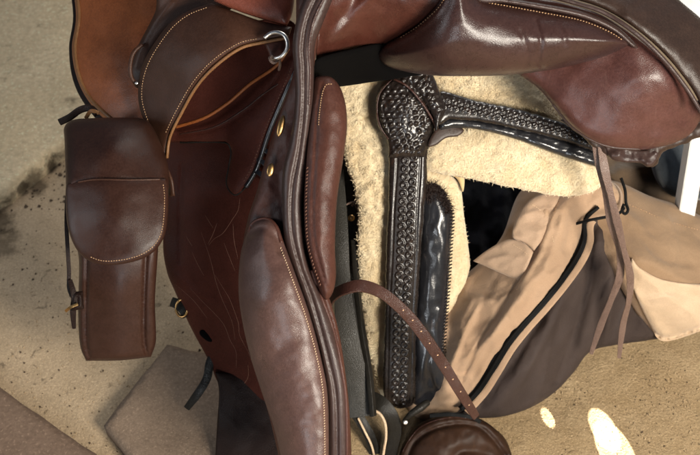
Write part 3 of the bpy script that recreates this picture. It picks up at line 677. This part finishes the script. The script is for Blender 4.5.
Pad('flap_lining', [(560, 120), (600, 152), (616, 158), (640, 160), (648, 166), (657, 165), (664, 152), (690, 141), (712, 128), (700, 100)], [(600, 140, 1.10), (700, 130, 1.09)], M['rim'], MS, h=.004, R=6, thick=.006, relief=wr(.004, 14, 51), edge_noise=1, corners=(0, 9))
Pad('latigo_keeper', [(604, 142), (618, 146), (640, 150), (660, 149), (655, 163), (648, 167), (640, 163), (622, 162), (610, 158)], [(604, 150, 1.095), (655, 155, 1.09)], M['blue'], MS, h=.004, R=6, step=1.8, relief=wr(.003, 9, 52))

# thin laces hanging from the flap
def lace(pts, w, tw, lab):
    return recenter(tag(strap('leather_lace', pts, w, .0014, M['lace'], None, twist=tw, step=2.5, crown=.1, widths=[.7, 1.15, .8, 1.1, .7, 1.05, .75, .9, .5]), lab, 'lace', 'thin leather laces hanging from the big flap'))
lace([(594, 136, 1.10), (600, 165, 1.105), (606, 195, 1.12), (612, 225, 1.14), (619, 250, 1.165), (620, 275, 1.185), (611, 300, 1.21), (601, 325, 1.235), (591, 354, 1.26)], 8, [0, 10, 30, 10, 0, -15, 0, 10, 0], 'thin brown lace under the large flap, its tip lying over the brown canvas')
lace([(600, 140, 1.098), (605, 170, 1.10), (612, 200, 1.115), (618, 225, 1.13), (624, 250, 1.15), (630, 275, 1.175), (629, 300, 1.20), (623, 325, 1.23), (619, 358, 1.26)], 7.5, [0, -15, 0, 20, 0, 0, -20, 0, 0], 'thin brown lace under the large flap, its tip reaching the concrete at right')

# ------------------------------------------------------------ sheepskin lined tooled saddle
TS = thing('tooled_saddle', 'black tooled leather saddle panel with cream sheepskin, in the middle behind the brown saddle', 'saddle', (400, 400, 1.3))
def woolly(*a, n=6000, seed=1, ln=4.0, lift=.003, **k):
    p = Pad(*a, **k); wool('wool', p, n, M['woolstrand'], p.o, ln, .0003, lift, seed); return p
fz = summ(wr(.0018, 9, 61), wr(.0012, 4, 62))
woolly('fleece', [(340, 70), (382, 70), (430, 80), (428, 170), (412, 300), (400, 398), (386, 398), (379, 392), (371, 360), (364, 320), (360, 290), (358, 262), (356, 245), (358, 225), (356, 200), (352, 182), (345, 160), (338, 120)],
       [(350, 90, 1.187), (372, 200, 1.20), (380, 390, 1.268), (420, 150, 1.187)], M['fleece'], TS, n=15000, ln=2.6, lift=.0015, seed=3, h=.010, R=14, fil=.002, fr=2.5, thick=.01, step=1.8, relief=fz, edge_noise=1.2)
woolly('fleece', [(418, 66), (470, 66), (520, 70), (540, 86), (556, 112), (560, 124), (530, 116), (480, 104), (440, 92)], [(430, 75, 1.185), (550, 110, 1.19)], M['fleece'], TS, n=7000, ln=2.6, lift=.0015, seed=4, h=.016, R=14, thick=.01, step=1.8, relief=fz, edge_noise=1)
lf = woolly('fleece', [(424, 150), (432, 134), (450, 128), (500, 130), (560, 148), (600, 164), (607, 176), (600, 187), (585, 194), (560, 196), (524, 190), (480, 181), (448, 175), (424, 168)],
       [(430, 150, 1.18), (520, 160, 1.175), (600, 175, 1.20), (480, 180, 1.19)], M['fleece'], TS, n=9000, ln=2.6, lift=.0012, seed=5, h=.022, R=20, thick=.012, step=1.8, relief=summ(wr(.002, 14, 61), wr(.001, 5, 62)), edge_noise=.8)
woolly('fleece', [(414, 172), (440, 172), (454, 178), (461, 190), (464, 215), (470, 262), (468, 275), (460, 300), (450, 330), (446, 360), (449, 384), (440, 396), (414, 400), (412, 300)], [(430, 180, 1.225), (460, 270, 1.25), (440, 390, 1.29)], M['fleece'], TS, n=4500, ln=2.6, lift=.0012, seed=6, h=.014, R=14, thick=.012, step=1.8, relief=summ(wr(.002, 14, 61), wr(.001, 5, 62)))
Pad('hide_edge', [(425, 170), (440, 172), (456, 178), (463, 192), (463, 172), (446, 166), (430, 164)], 1.215, M['hide'], TS, h=.004, R=5)
# tooled straps
def tooled(cx, rowoff, pitch, rr, rh):
    L = spline(cx, 1.0)
    def f(x, y, e):
        d, p, s = pdist(np.c_[x, y], L); o = 0*x
        for k, off in enumerate(rowoff):
            u = s*d-off; v = (p+pitch*.5*(k % 2)) % pitch-pitch/2
            r = np.sqrt(u*u+v*v)+.5*vnoise(x, y, 6, 12); o = o+rh*np.exp(-((r-rr)/.75)**2)+rh*.35*np.exp(-(r/.8)**2)
        return o
    return f
sc = [(408, 120), (409, 160), (406, 210), (404, 260), (401, 310), (400, 360), (399, 410)]
ed = lambda off: [(x+off, y) for x, y in sc]
ts = Pad('tooled_strap', [(388, 120), (388.5, 150), (388, 200), (386, 250), (385, 300), (384, 345), (383, 375), (385, 400), (396, 408), (410, 407), (416, 396), (416, 340), (418, 300), (421, 255), (424, 220), (427, 180), (428, 150), (432, 120)],
         [(408, 120, 1.165), (406, 250, 1.19), (400, 400, 1.25)], M['black'], TS, h=.006, R=8, fil=.002, fr=2, thick=.008, step=1.05,
         relief=summ(tooled(sc, (-4.6, 3.9), 8.2, 2.7, .0026), ridge(ed(-12), -.0015, 1.0), ridge(ed(11.5), -.0015, 1.0)), edge_noise=.5)
def bumps(x, y, e):
    x = x+1.6*vnoise(x, y, 11, 77); y = y+1.6*vnoise(x, y, 11, 78); u = (x+.25*y)/6.8; v = y/5.8; k = np.floor(v); u = u+.5*(k % 2); du = (u-np.floor(u)-.5)*6.8; dv = (v-k-.5)*5.8
    r = np.sqrt(du*du+dv*dv); return .0030*np.exp(-(r/2.0)**2)*(e > 4)*(.7+.5*vnoise(x, y, 8, 79))+.0006*vnoise(x, y, 2.2, 5)
ros = Pad('rosette', [(400, 74), (410, 69), (422, 69), (432, 75), (437, 86), (440, 99), (439, 113), (434, 128), (428, 144), (425, 158), (388, 158), (387, 140), (379, 128), (375.5, 112), (377, 96), (383, 86), (391, 80)],
          [(382, 100, 1.155), (438, 100, 1.16), (408, 140, 1.16), (410, 100, 1.148)], M['black'], TS, h=.008, R=14, fil=.002, fr=2, thick=.01, step=1.05, relief=summ(bumps, ridge([(404, 72), (391, 83), (384, 92), (381, 108), (384, 124), (391, 138)], .002, 1.0)), edge_noise=.6, corners=(9, 10))
ros2 = Pad('rosette_cap', [(399, 75), (408, 69), (420, 68), (431, 72), (437, 84), (442, 96), (446, 110), (440, 122), (436, 131), (434, 118), (428, 107), (420, 96), (410, 85)],
           [(410, 75, 1.143), (440, 120, 1.145)], M['black'], TS, h=.006, R=10, fil=.002, fr=2, thick=.008, step=1.05, relief=bumps, edge_noise=.5)
L = on(ros, [(394, 79), (407, 86), (419, 99), (428, 112), (435, 125), (436, 132)], .006, 2)
tube('cord', [tuple(v) for v in L], .0013, M['strapbrown'], TS)
seam_tube('edge_binding', ros, [(402, 73), (392, 80), (384, 87.5), (378.5, 97), (377, 112), (380.5, 127), (388.5, 139)], .0011, M['strapbrown'], ros.o)
sc2 = [(438, 102), (470, 108), (500, 114), (530, 121), (560, 129), (592, 140)]
ta = Pad('tooled_arm', [(438, 92), (470, 99), (505, 106), (540, 115), (570, 125), (596, 140), (598, 152), (560, 140), (520, 130), (480, 122), (450, 120), (438, 124)],
         [(440, 105, 1.15), (590, 145, 1.155)], M['black'], TS, h=.005, R=6, fil=.002, fr=2, thick=.01, step=1.05, relief=tooled(sc2, (-3.6, 2.6), 6.2, 2.0, .0020), edge_noise=.5)
Pad('arm_rim', [(440, 121), (452, 118), (480, 121), (520, 129), (560, 139), (600, 154), (604, 168), (580, 162), (550, 152), (515, 139), (480, 130), (455, 128), (440, 130)], [(445, 122, 1.16), (600, 160, 1.165)], M['blackshine'], TS, h=.008, R=7, fil=.001, fr=1.5, thick=.008, relief=summ(ridge([(446, 123), (480, 125.5), (520, 133.5), (560, 146), (600, 160)], -.0015, 1.1), wr(.001, 9, 3)))
Pad('patch', [(428, 146), (432, 134), (440, 127), (455, 126), (464, 130), (458, 136), (446, 138), (436, 145)], [(432, 140, 1.158), (460, 130, 1.161)], M['rim'], TS, h=.001, R=5, step=1.6)
# smooth black pad with a whip stitched edge
bp = Pad('smooth_pad', [(420, 196), (424, 188), (432, 184), (441, 190), (449, 203), (453, 216), (451, 245), (449, 280), (446, 320), (444, 350), (447, 378), (447, 392), (436, 401), (420, 406), (412, 400), (413, 350), (416, 300), (419, 250)],
         [(430, 190, 1.20), (435, 300, 1.225), (430, 400, 1.265)], M['blackshine'], TS, h=.016, R=15, fil=.002, fr=2, thick=.01, step=1.6, relief=summ(wr(.0022, 16, 71, 1, .5), ridge([(424, 330), (432, 345), (428, 370), (436, 392)], -.003, 3), ridge([(440, 310), (436, 330), (440, 352)], .002, 3)))
vsz = []
Lz = on(bp, [(437, 187), (447, 202), (451.5, 217), (450, 245), (448, 280), (445, 320), (443, 350), (446, 378)], 0, 1)
c_ = np.r_[0, np.cumsum(np.linalg.norm(np.diff(Lz[:, :2], axis=0), axis=1))]
ws = []
for s0 in np.arange(1, c_[-1]-1, 3.4):
    x = np.interp(s0, c_, Lz[:, 0]); y = np.interp(s0, c_, Lz[:, 1]); z = np.interp(s0, c_, Lz[:, 2])
    ws.append(tube('whip_stitching', [(x-2.8, y+1.0, z-.001), (x-.3, y, z-.003), (x+2.8, y-1.4, z+.001)], .0009, M['black'], bp.o, step=1.2, k=6))
join(ws, 'whip_stitching')
ht = wool('hair_tuft', Pad('pad_top', [(421, 200), (425, 187), (434, 183), (444, 192), (451, 208), (448, 214), (440, 204), (430, 199)], [(425, 190, 1.195), (450, 210, 1.195)], M['black'], TS, h=.004, R=5), 900, M['dark'], TS, 7, .0004, .006, 9)

# ------------------------------------------------------------ dark straps between the saddles
BS = thing('stirrup_leather', 'old blackened stirrup leather hanging between brown knee pad and cream fleece', 'strap', (352, 420, 1.3))
strap('outer_strap', [(346, 140, 1.245), (350, 200, 1.24), (353, 260, 1.245), (355, 320, 1.25), (357, 380, 1.26), (359, 416, 1.265)], 19, .006, M['strapblack'], BS, widths=[.8, 1, 1, 1.0, 1.05, 1])
strap('inner_strap', [(338, 170, 1.225), (341, 230, 1.21), (343, 290, 1.205), (348, 340, 1.20), (355, 380, 1.205), (360, 416, 1.21)], 14, .006, M['strapgreen'], BS, widths=[.8, 1, 1.1, 1.5, 1.8, 1.7])
strap('edge_strap', [(354, 240, 1.222), (357, 290, 1.218), (362, 330, 1.21), (367, 360, 1.205), (371, 390, 1.20), (373, 416, 1.20)], 5, .008, M['strapblack'], BS, twist=[20, 20, 30, 30, 30])
stud('rivet', 351.5, 218, 1.232, .0042, M['brass'], BS, 1, 0, .55)
tube('knotted_cord', [(335, 212, 1.225), (342, 207, 1.222), (350, 203, 1.22), (357, 202, 1.218), (360, 207, 1.216), (364, 209, 1.218)], .0012, M['lace'], BS, step=1.5)
tube('knotted_cord', [(352, 206, 1.222), (357, 198, 1.214), (361, 201, 1.212), (357, 207, 1.214), (354, 202, 1.214), (359, 212, 1.216)], .0012, M['lace'], BS, step=1.5)
tube('knotted_cord', [(346, 182, 1.232), (353, 180, 1.228), (357, 185, 1.226), (354, 189, 1.228), (358, 193, 1.23)], .001, M['strapblack'], BS, step=1.5)

LP_ = thing('strap_loop', 'dark leather strap loop with pale cut edges below the stirrup leather', 'strap', (385, 455, 1.34))
strap('loop', [(362, 402, 1.25), (371, 399, 1.235), (381, 404, 1.225), (390, 415, 1.225), (394, 430, 1.235), (391, 445, 1.245), (386, 470, 1.26)], 15, .006, M['strapblack'], LP_, twist=[10, 0, 0, 10, 0, 0, 0], step=2)
tube('cut_edge', [(371, 410, 1.218), (379, 413, 1.214), (385, 423, 1.214), (386, 437, 1.222), (384, 450, 1.232), (381, 470, 1.245)], .0017, M['threadlight'], LP_)
strap('cross_strap', [(356, 414, 1.25), (364, 426, 1.25), (371, 440, 1.255), (378, 470, 1.27)], 11, .006, M['strapblack'], LP_, step=2)
tube('cut_edge', [(358, 418, 1.243), (365, 432, 1.243), (372, 447, 1.25), (377, 470, 1.262)], .0015, M['threadlight'], LP_)
# brown strap with holes
tp = [(326, 306, 1.10), (333, 296, 1.075), (345, 289, 1.06), (362, 286, 1.06), (380, 292, 1.075), (396, 304, 1.09), (411, 319, 1.105), (427, 340, 1.12), (443, 364, 1.14), (459, 390, 1.16), (476, 417, 1.19)]
SBR = strap('billet_strap', tp, 12.5, .003, M['strapbrown'], None, twist=[-45, -40, -25, -15, 0, 10, 10, 5, 0, -10, -20], step=2, widths=[1, 1, 1.0, .9, .9, .95, .95, .95, .9, .85, .7])
recenter(SBR); tag(SBR, 'brown strap with punched holes curving over the tooled strap from the knee pad', 'strap')
SBR['base'] = list(SBR.location)
hs = []
for t in np.linspace(.42, .93, 9):
    p = spline(tp, 2); i = int(t*(len(p)-1)); x, y, d = p[i]; hs.append(stud('punched_hole', x+.3, y-.2, d-.0022, .0011, M['thread'], SBR, 1, 0, .2))

# glossy brown piece at the bottom edge
GB = thing('stirrup_hood', 'glossy dark brown rounded leather hood cut by the bottom edge of the picture', 'stirrup hood', (455, 455, 1.34))
g1 = Pad('hood', [(392, 500), (400, 452), (408, 437), (420, 424), (438, 417), (460, 415), (478, 418), (494, 428), (508, 444), (524, 500)], [(400, 460, 1.24), (455, 418, 1.235), (515, 460, 1.25), (455, 470, 1.215)], M['glossy'], GB, h=.014, R=34, fil=.002, fr=2.5, thick=.03, step=2,
    relief=summ(wr(.0025, 20, 81), ridge([(404, 470), (416, 441), (445, 426), (480, 428), (506, 456)], -.006, 2.2), ridge([(440, 480), (462, 452), (500, 458)], -.008, 7)), corners=(0, 9))
seam_tube('rim', g1, [(403, 452), (411, 438), (422, 427), (439, 420), (460, 418), (477, 421)], .0014, M['strapbrown'], g1.o, -.0015)
tube('clasp', [(404, 421, 1.225), (410, 415, 1.215), (420, 408, 1.215), (428, 402, 1.22)], .005, M['strapblack'], GB, radii=[.5, .8, 1, .8])
stud('rivet', 405.5, 422.5, 1.215, .003, M['steel'], GB)
strap('hood_strap', [(430, 416, 1.22), (450, 414.5, 1.215), (470, 417, 1.215), (480, 422, 1.22)], 4, .003, M['zip'], GB, step=2)

# ------------------------------------------------------------ canvas bag on the floor
BG = thing('travel_bag', 'slumped tan and brown fabric bag with black zip lying on the floor at right', 'bag', (570, 400, 1.37))
fdp = lambda lift: (lambda x, y: floor_d(x, y)-lift)
sp_ = Pad('side_panel', [(562, 185), (610, 180), (650, 196), (690, 210), (730, 240), (735, 300), (712, 322), (690, 332), (662, 338), (640, 318), (622, 290), (606, 262), (590, 240), (575, 215)],
    [(600, 190, 1.30), (700, 215, 1.33), (720, 300, 1.30), (660, 336, 1.325), (640, 260, 1.25), (600, 240, 1.27)], M['tandark'], BG, h=.02, R=30, fil=.004, fr=4, thick=.04, step=2.6,
    relief=summ(ridge([(620, 200), (660, 226), (700, 236)], -.004, 8), ridge([(640, 262), (680, 282), (720, 286)], .005, 10), ridge([(614, 262), (628, 286), (646, 308), (664, 334)], .006, 5), crease([(630, 230), (660, 262), (705, 272)], .007, 9), crease([(640, 300), (668, 296), (705, 304)], .006, 7), crease([(596, 200), (630, 214), (650, 240)], .007, 7), crease([(660, 200), (676, 240), (672, 290)], .005, 8), rwr(.004, 30, 92, .6), rwr(.0009, 8, 101, .4, 3), wr(.003, 40, 92)))
Pad('side_pocket', [(632, 258), (640, 268), (664, 280), (700, 284), (740, 280), (738, 306), (712, 325), (690, 335), (662, 341), (650, 325), (636, 296), (628, 272)],
    lambda x, y: sp_.z(np.c_[np.ravel(x), np.ravel(y)]).reshape(np.shape(x))-.004+.010*np.clip((16-pdist(np.c_[np.ravel(x), np.ravel(y)], sp_.poly, True)[0])/16, 0, 1)**3*0, M['pocket'], BG, h=.002, R=5, fil=.0015, fr=2, thick=.004, step=2.6, relief=wr(.0015, 20, 3), corners=(0, 4, 5))
stitches('seam_stitching', [(sp_, [(604, 200), (630, 205), (665, 220), (706, 232)])], M['thread'], sp_.o, 3, 1.8, .0004)
Pad('base_panel', [(578, 226), (596, 214), (612, 236), (626, 268), (644, 300), (665, 334), (650, 340), (616, 345), (590, 352), (574, 372), (555, 392), (530, 408), (500, 417), (470, 418), (450, 416), (470, 395), (500, 355), (530, 318), (560, 278)],
    [(590, 220, 1.27), (640, 330, 1.325), (590, 345, 1.315), (520, 408, 1.28), (460, 414, 1.27), (560, 300, 1.26), (510, 370, 1.25), (600, 270, 1.27)], M['bagbrown'], BG, h=.016, R=22, fil=.004, fr=4, thick=.03, step=2.4,
    relief=summ(ridge([(592, 226), (590, 262), (584, 300), (570, 345), (556, 380)], -.010, 6), ridge([(600, 236), (604, 280), (608, 320), (600, 344)], .008, 8), ridge([(574, 262), (560, 310), (530, 360), (500, 405)], .008, 9), ridge([(540, 318), (510, 365), (480, 405)], -.006, 5), crease([(596, 240), (590, 290), (572, 350)], .010, 6), crease([(612, 250), (612, 300), (604, 344)], .009, 6), crease([(570, 285), (545, 340), (510, 400)], .009, 7), crease([(624, 275), (636, 305), (650, 335)], .006, 5), crease([(556, 310), (548, 360), (540, 398)], .006, 6), rwr(.004, 22, 93, -1.1), rwr(.001, 7, 100, -1.1, 4)))
bd = Pad('body', [(522, 190), (560, 186), (600, 178), (618, 186), (623, 200), (616, 214), (598, 218), (586, 226), (584, 244), (576, 264), (556, 292), (530, 322), (508, 352), (490, 380), (474, 402), (450, 420), (420, 420), (404, 400), (412, 370), (428, 336), (444, 305), (458, 282), (480, 262), (502, 236)],
    [(530, 200, 1.25), (610, 190, 1.245), (580, 240, 1.24), (480, 270, 1.27), (520, 290, 1.21), (470, 340, 1.24), (440, 410, 1.28), (480, 390, 1.26), (560, 220, 1.22)], M['tan'], BG, h=.022, R=24, fil=.004, fr=4, thick=.05, step=2.4,
    relief=summ(ridge([(556, 198), (545, 225), (534, 250), (520, 276), (500, 310), (478, 345), (462, 380)], -.006, 1.8), ridge([(568, 200), (560, 232), (548, 262), (520, 300), (495, 340)], .005, 7), ridge([(590, 196), (572, 220), (566, 250)], -.004, 4), ridge([(470, 300), (500, 305), (520, 300)], .004, 6), ridge([(452, 300), (448, 340), (432, 380)], -.007, 5), ridge([(500, 330), (470, 352), (440, 398)], .007, 8), crease([(556, 212), (538, 258), (512, 296)], .006, 6), crease([(486, 290), (466, 330), (446, 382)], .009, 7), crease([(524, 292), (496, 330), (462, 386)], .007, 6), crease([(470, 292), (492, 300), (520, 290)], .006, 6), crease([(430, 350), (450, 372), (470, 376)], .006, 5), rwr(.0035, 22, 95, -1.0), rwr(.0009, 7, 99, -.6, 3), wr(.003, 34, 95), wr(.0008, 10, 96)))
pk = Pad('pocket_flap', [(473, 261), (488, 249.5), (508, 239.5), (524, 243), (533.5, 252), (527, 268), (519.5, 281.5), (500, 273)], [(475, 258, 1.232), (528, 245, 1.195), (518, 278, 1.20)], M['pink'], BG, h=.002, R=5, fil=.0015, fr=2, thick=.004, step=2, relief=summ(crease([(482, 262), (505, 256), (526, 262)], .003, 6), rwr(.0012, 10, 97)), corners=(0, 4, 6))
pt = Pad('top_panel', [(512, 236), (519, 214), (531, 199), (546, 193), (560, 196), (552, 216), (543, 238), (534, 251), (524, 243)], [(520, 225, 1.208), (550, 200, 1.21), (536, 246, 1.198)], M['pink'], BG, h=.003, R=6, fil=.0015, fr=2, thick=.005, step=2, relief=summ(crease([(519, 218), (532, 212), (549, 216)], .004, 6), crease([(516, 232), (530, 230), (545, 232)], .003, 6), rwr(.0012, 10, 98)), corners=(4, 7))
stitches('stitching', [(pt, [(531, 204), (538, 208), (544, 214)]), (pk, [(512, 244), (522, 250), (529, 256)]), (bd, [(547, 230), (552, 236), (554, 244)])], M['threadlight'], BG, 2.2, 2.0)
stitches('seam_stitching', [(bd, [(560, 198), (549, 226), (538, 251), (524, 277), (504, 311), (482, 346), (466, 381)])], M['thread'], bd.o, 3, 1.6, .0004)
zp = [(600, 208), (586, 221), (585, 240), (577, 259), (560, 283), (541, 306), (524, 325), (508, 345), (494, 368), (480, 390), (462, 410)]
zb = on(bd, [(x-1.5, y-1) for x, y in zp], .004, 4); zb[:, 2] = np.clip(zb[:, 2], 1.19, 1.245)
zb[:, 2] = np.convolve(np.pad(zb[:, 2], 6, 'edge'), np.ones(13)/13, 'valid')
strap('zip_tape', [tuple(v) for v in zb], 9, .002, M['zip'], BG, step=4, widths=[.4, .7, .9, 1, 1, 1, 1, .8, .7])
zz = zb.copy(); zz[:, 2] -= .003
tube('zip_teeth', [tuple(v) for v in zz], .0016, M['zip'], BG)
band = zb.copy(); band[:, 0] += 6.5; band[:, 1] += 3.5; band[:, 2] += .002
strap('zip_border', [tuple(v) for v in band[4:]], 7, .004, M['tan'], BG, step=4)
tube('zip_pull', [(621, 178, 1.225), (625, 190, 1.222), (626, 203, 1.222), (628, 210, 1.22), (625, 214, 1.22), (622, 210, 1.221), (624, 204, 1.222)], .0018, M['zip'], BG, step=1.5)
tube('carry_cord', [(575, 224, 1.215), (590, 220, 1.205), (606, 217, 1.205), (618, 214, 1.21), (624, 208, 1.218)], .0018, M['zip'], BG, step=2)

# ------------------------------------------------------------ things behind
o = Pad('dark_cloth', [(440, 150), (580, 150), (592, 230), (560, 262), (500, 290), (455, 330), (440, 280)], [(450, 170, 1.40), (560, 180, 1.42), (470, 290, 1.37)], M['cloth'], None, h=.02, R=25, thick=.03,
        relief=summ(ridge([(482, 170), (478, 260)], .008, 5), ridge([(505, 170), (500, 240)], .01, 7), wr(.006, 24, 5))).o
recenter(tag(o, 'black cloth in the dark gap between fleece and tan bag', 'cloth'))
o = Pad('rolled_blanket', [(650, 150), (664, 142), (682, 134), (720, 122), (740, 170), (740, 200), (700, 200), (672, 196), (655, 178)], [(650, 170, 1.36), (730, 150, 1.38)], M['blanket'], None, h=.05, R=28, thick=.03, relief=wr(.004, 22, 6)).o
recenter(tag(o, 'rolled slate grey blanket behind the white post', 'blanket'))
o = Pad('saddle_cloth', [(560, 120), (680, 120), (760, 160), (760, 230), (690, 216), (650, 200), (616, 188), (600, 170)], [(600, 170, 1.42), (700, 200, 1.44), (650, 150, 1.46)], M['mat'], None, h=.02, R=20, thick=.02, relief=summ(wr(.008, 30, 7), ridge([(612, 176), (650, 164), (690, 170)], .01, 8))).o
recenter(tag(o, 'brown folded saddle cloth under the large flap, behind the laces', 'saddle cloth'))
# white post: a squared timber standing on the floor, leaning slightly
def post(name, a, b, d0, d1, w, mat, lab, cat):
    A = P(a[0], a[1], d0); B = P(b[0], b[1], d1); ax = B-A; ax /= np.linalg.norm(ax); s = np.cross(ax, FWD); s /= np.linalg.norm(s); n = np.cross(s, ax)
    vs = []; be = w*.08; pr = [(-w/2+be, -w/2), (w/2-be, -w/2), (w/2, -w/2+be), (w/2, w/2-be), (w/2-be, w/2), (-w/2+be, w/2), (-w/2, w/2-be), (-w/2, -w/2+be)]
    K = 12
    for i in range(K+1):
        c = A+(B-A)*i/K
        for u, v in pr: vs.append(c+s*u+n*v)
    fs = [(i*8+j, i*8+(j+1) % 8, (i+1)*8+(j+1) % 8, (i+1)*8+j) for i in range(K) for j in range(8)]+[tuple(range(8))[::-1], tuple(K*8+j for j in range(8))]
    return recenter(tag(link(mesh(name, vs, fs, False), name, mat), lab, cat))
post('white_post', (699, 122), (680, 238), 1.235, 1.345, .022, M['white'], 'white painted post standing at the right edge beside the tan bag', 'post')
o = Pad('white_board', [(640, -60), (672, -10), (700, 34), (760, 90), (800, 60), (800, -60)], [(640, -40, 1.35), (700, 20, 1.3), (760, 60, 1.3)], M['white'], None, thick=.02).o
recenter(tag(o, 'pale board glimpsed in the top right corner behind the rim', 'board'))

# ------------------------------------------------------------ light
w = bpy.data.worlds.new('World'); S.world = w; w.use_nodes = True; nt = w.node_tree; bg = nt.nodes['Background']
sky = nt.nodes.new('ShaderNodeTexSky'); sky.sky_type = 'NISHITA'; sky.sun_disc = False; sky.sun_elevation = math.radians(48); sky.sun_rotation = math.radians(70)
nt.links.new(sky.outputs[0], bg.inputs[0]); bg.inputs[1].default_value = .014
def area(name, loc, target, size, power, col, sy=None):
    l = bpy.data.lights.new(name, 'AREA'); l.energy = power; l.color = col; l.size = size
    if sy: l.shape = 'RECTANGLE'; l.size_y = sy
    o = bpy.data.objects.new(name, l); COL.objects.link(o); o.location = loc
    o.rotation_euler = (Vector(target)-Vector(loc)).to_track_quat('-Z', 'Y').to_euler(); return o
area('key_light', (.78, -1.30, 1.10), (.20, .05, .18), .42, 25, (1, .92, .80), .5)
area('window_light', (-1.3, -.45, .70), (0, -.25, .35), .16, 2.0, (.90, .95, 1), .6)
area('low_front_fill', (-.30, -1.45, .55), (.05, 0, .3), .22, 2.6, (.90, .95, 1), .4)  # added lamp low in front, puts a bluish sheen on the hanging leather
area('back_area_light', (.5, 1.6, 1.5), (.0, 0, .3), .5, 9, (1, .96, .9), .9)  # soft lamp from behind the saddles, not tied to any opening
def beam(name, x, y, dist, power, ang=1.0, blend=.08):
    t = Vector([*ray_floor(x, y), 0]); d = Vector((.40, -1.2, .70)).normalized()
    l = bpy.data.lights.new(name, 'SPOT'); l.energy = power; l.spot_size = math.radians(ang); l.spot_blend = blend; l.shadow_soft_size = .001; l.color = (1, .95, .84)
    o = bpy.data.objects.new(name, l); COL.objects.link(o); o.location = t+d*dist; o.rotation_euler = (-d).to_track_quat('-Z', 'Y').to_euler(); return o
beam('sun_beam', 545, 415, .85, 210); beam('sun_beam', 602, 428, 1.9, 1050); beam('sun_beam', 613, 448, 2.5, 1800)

S.render.engine = 'CYCLES'
S.cycles.max_bounces = 6
S.view_settings.view_transform = 'Standard'; S.view_settings.look = 'None'; S.view_settings.gamma = 1; S.view_settings.exposure = 0.94

for o in bpy.data.objects:
    if 'base' in o: del o['base']
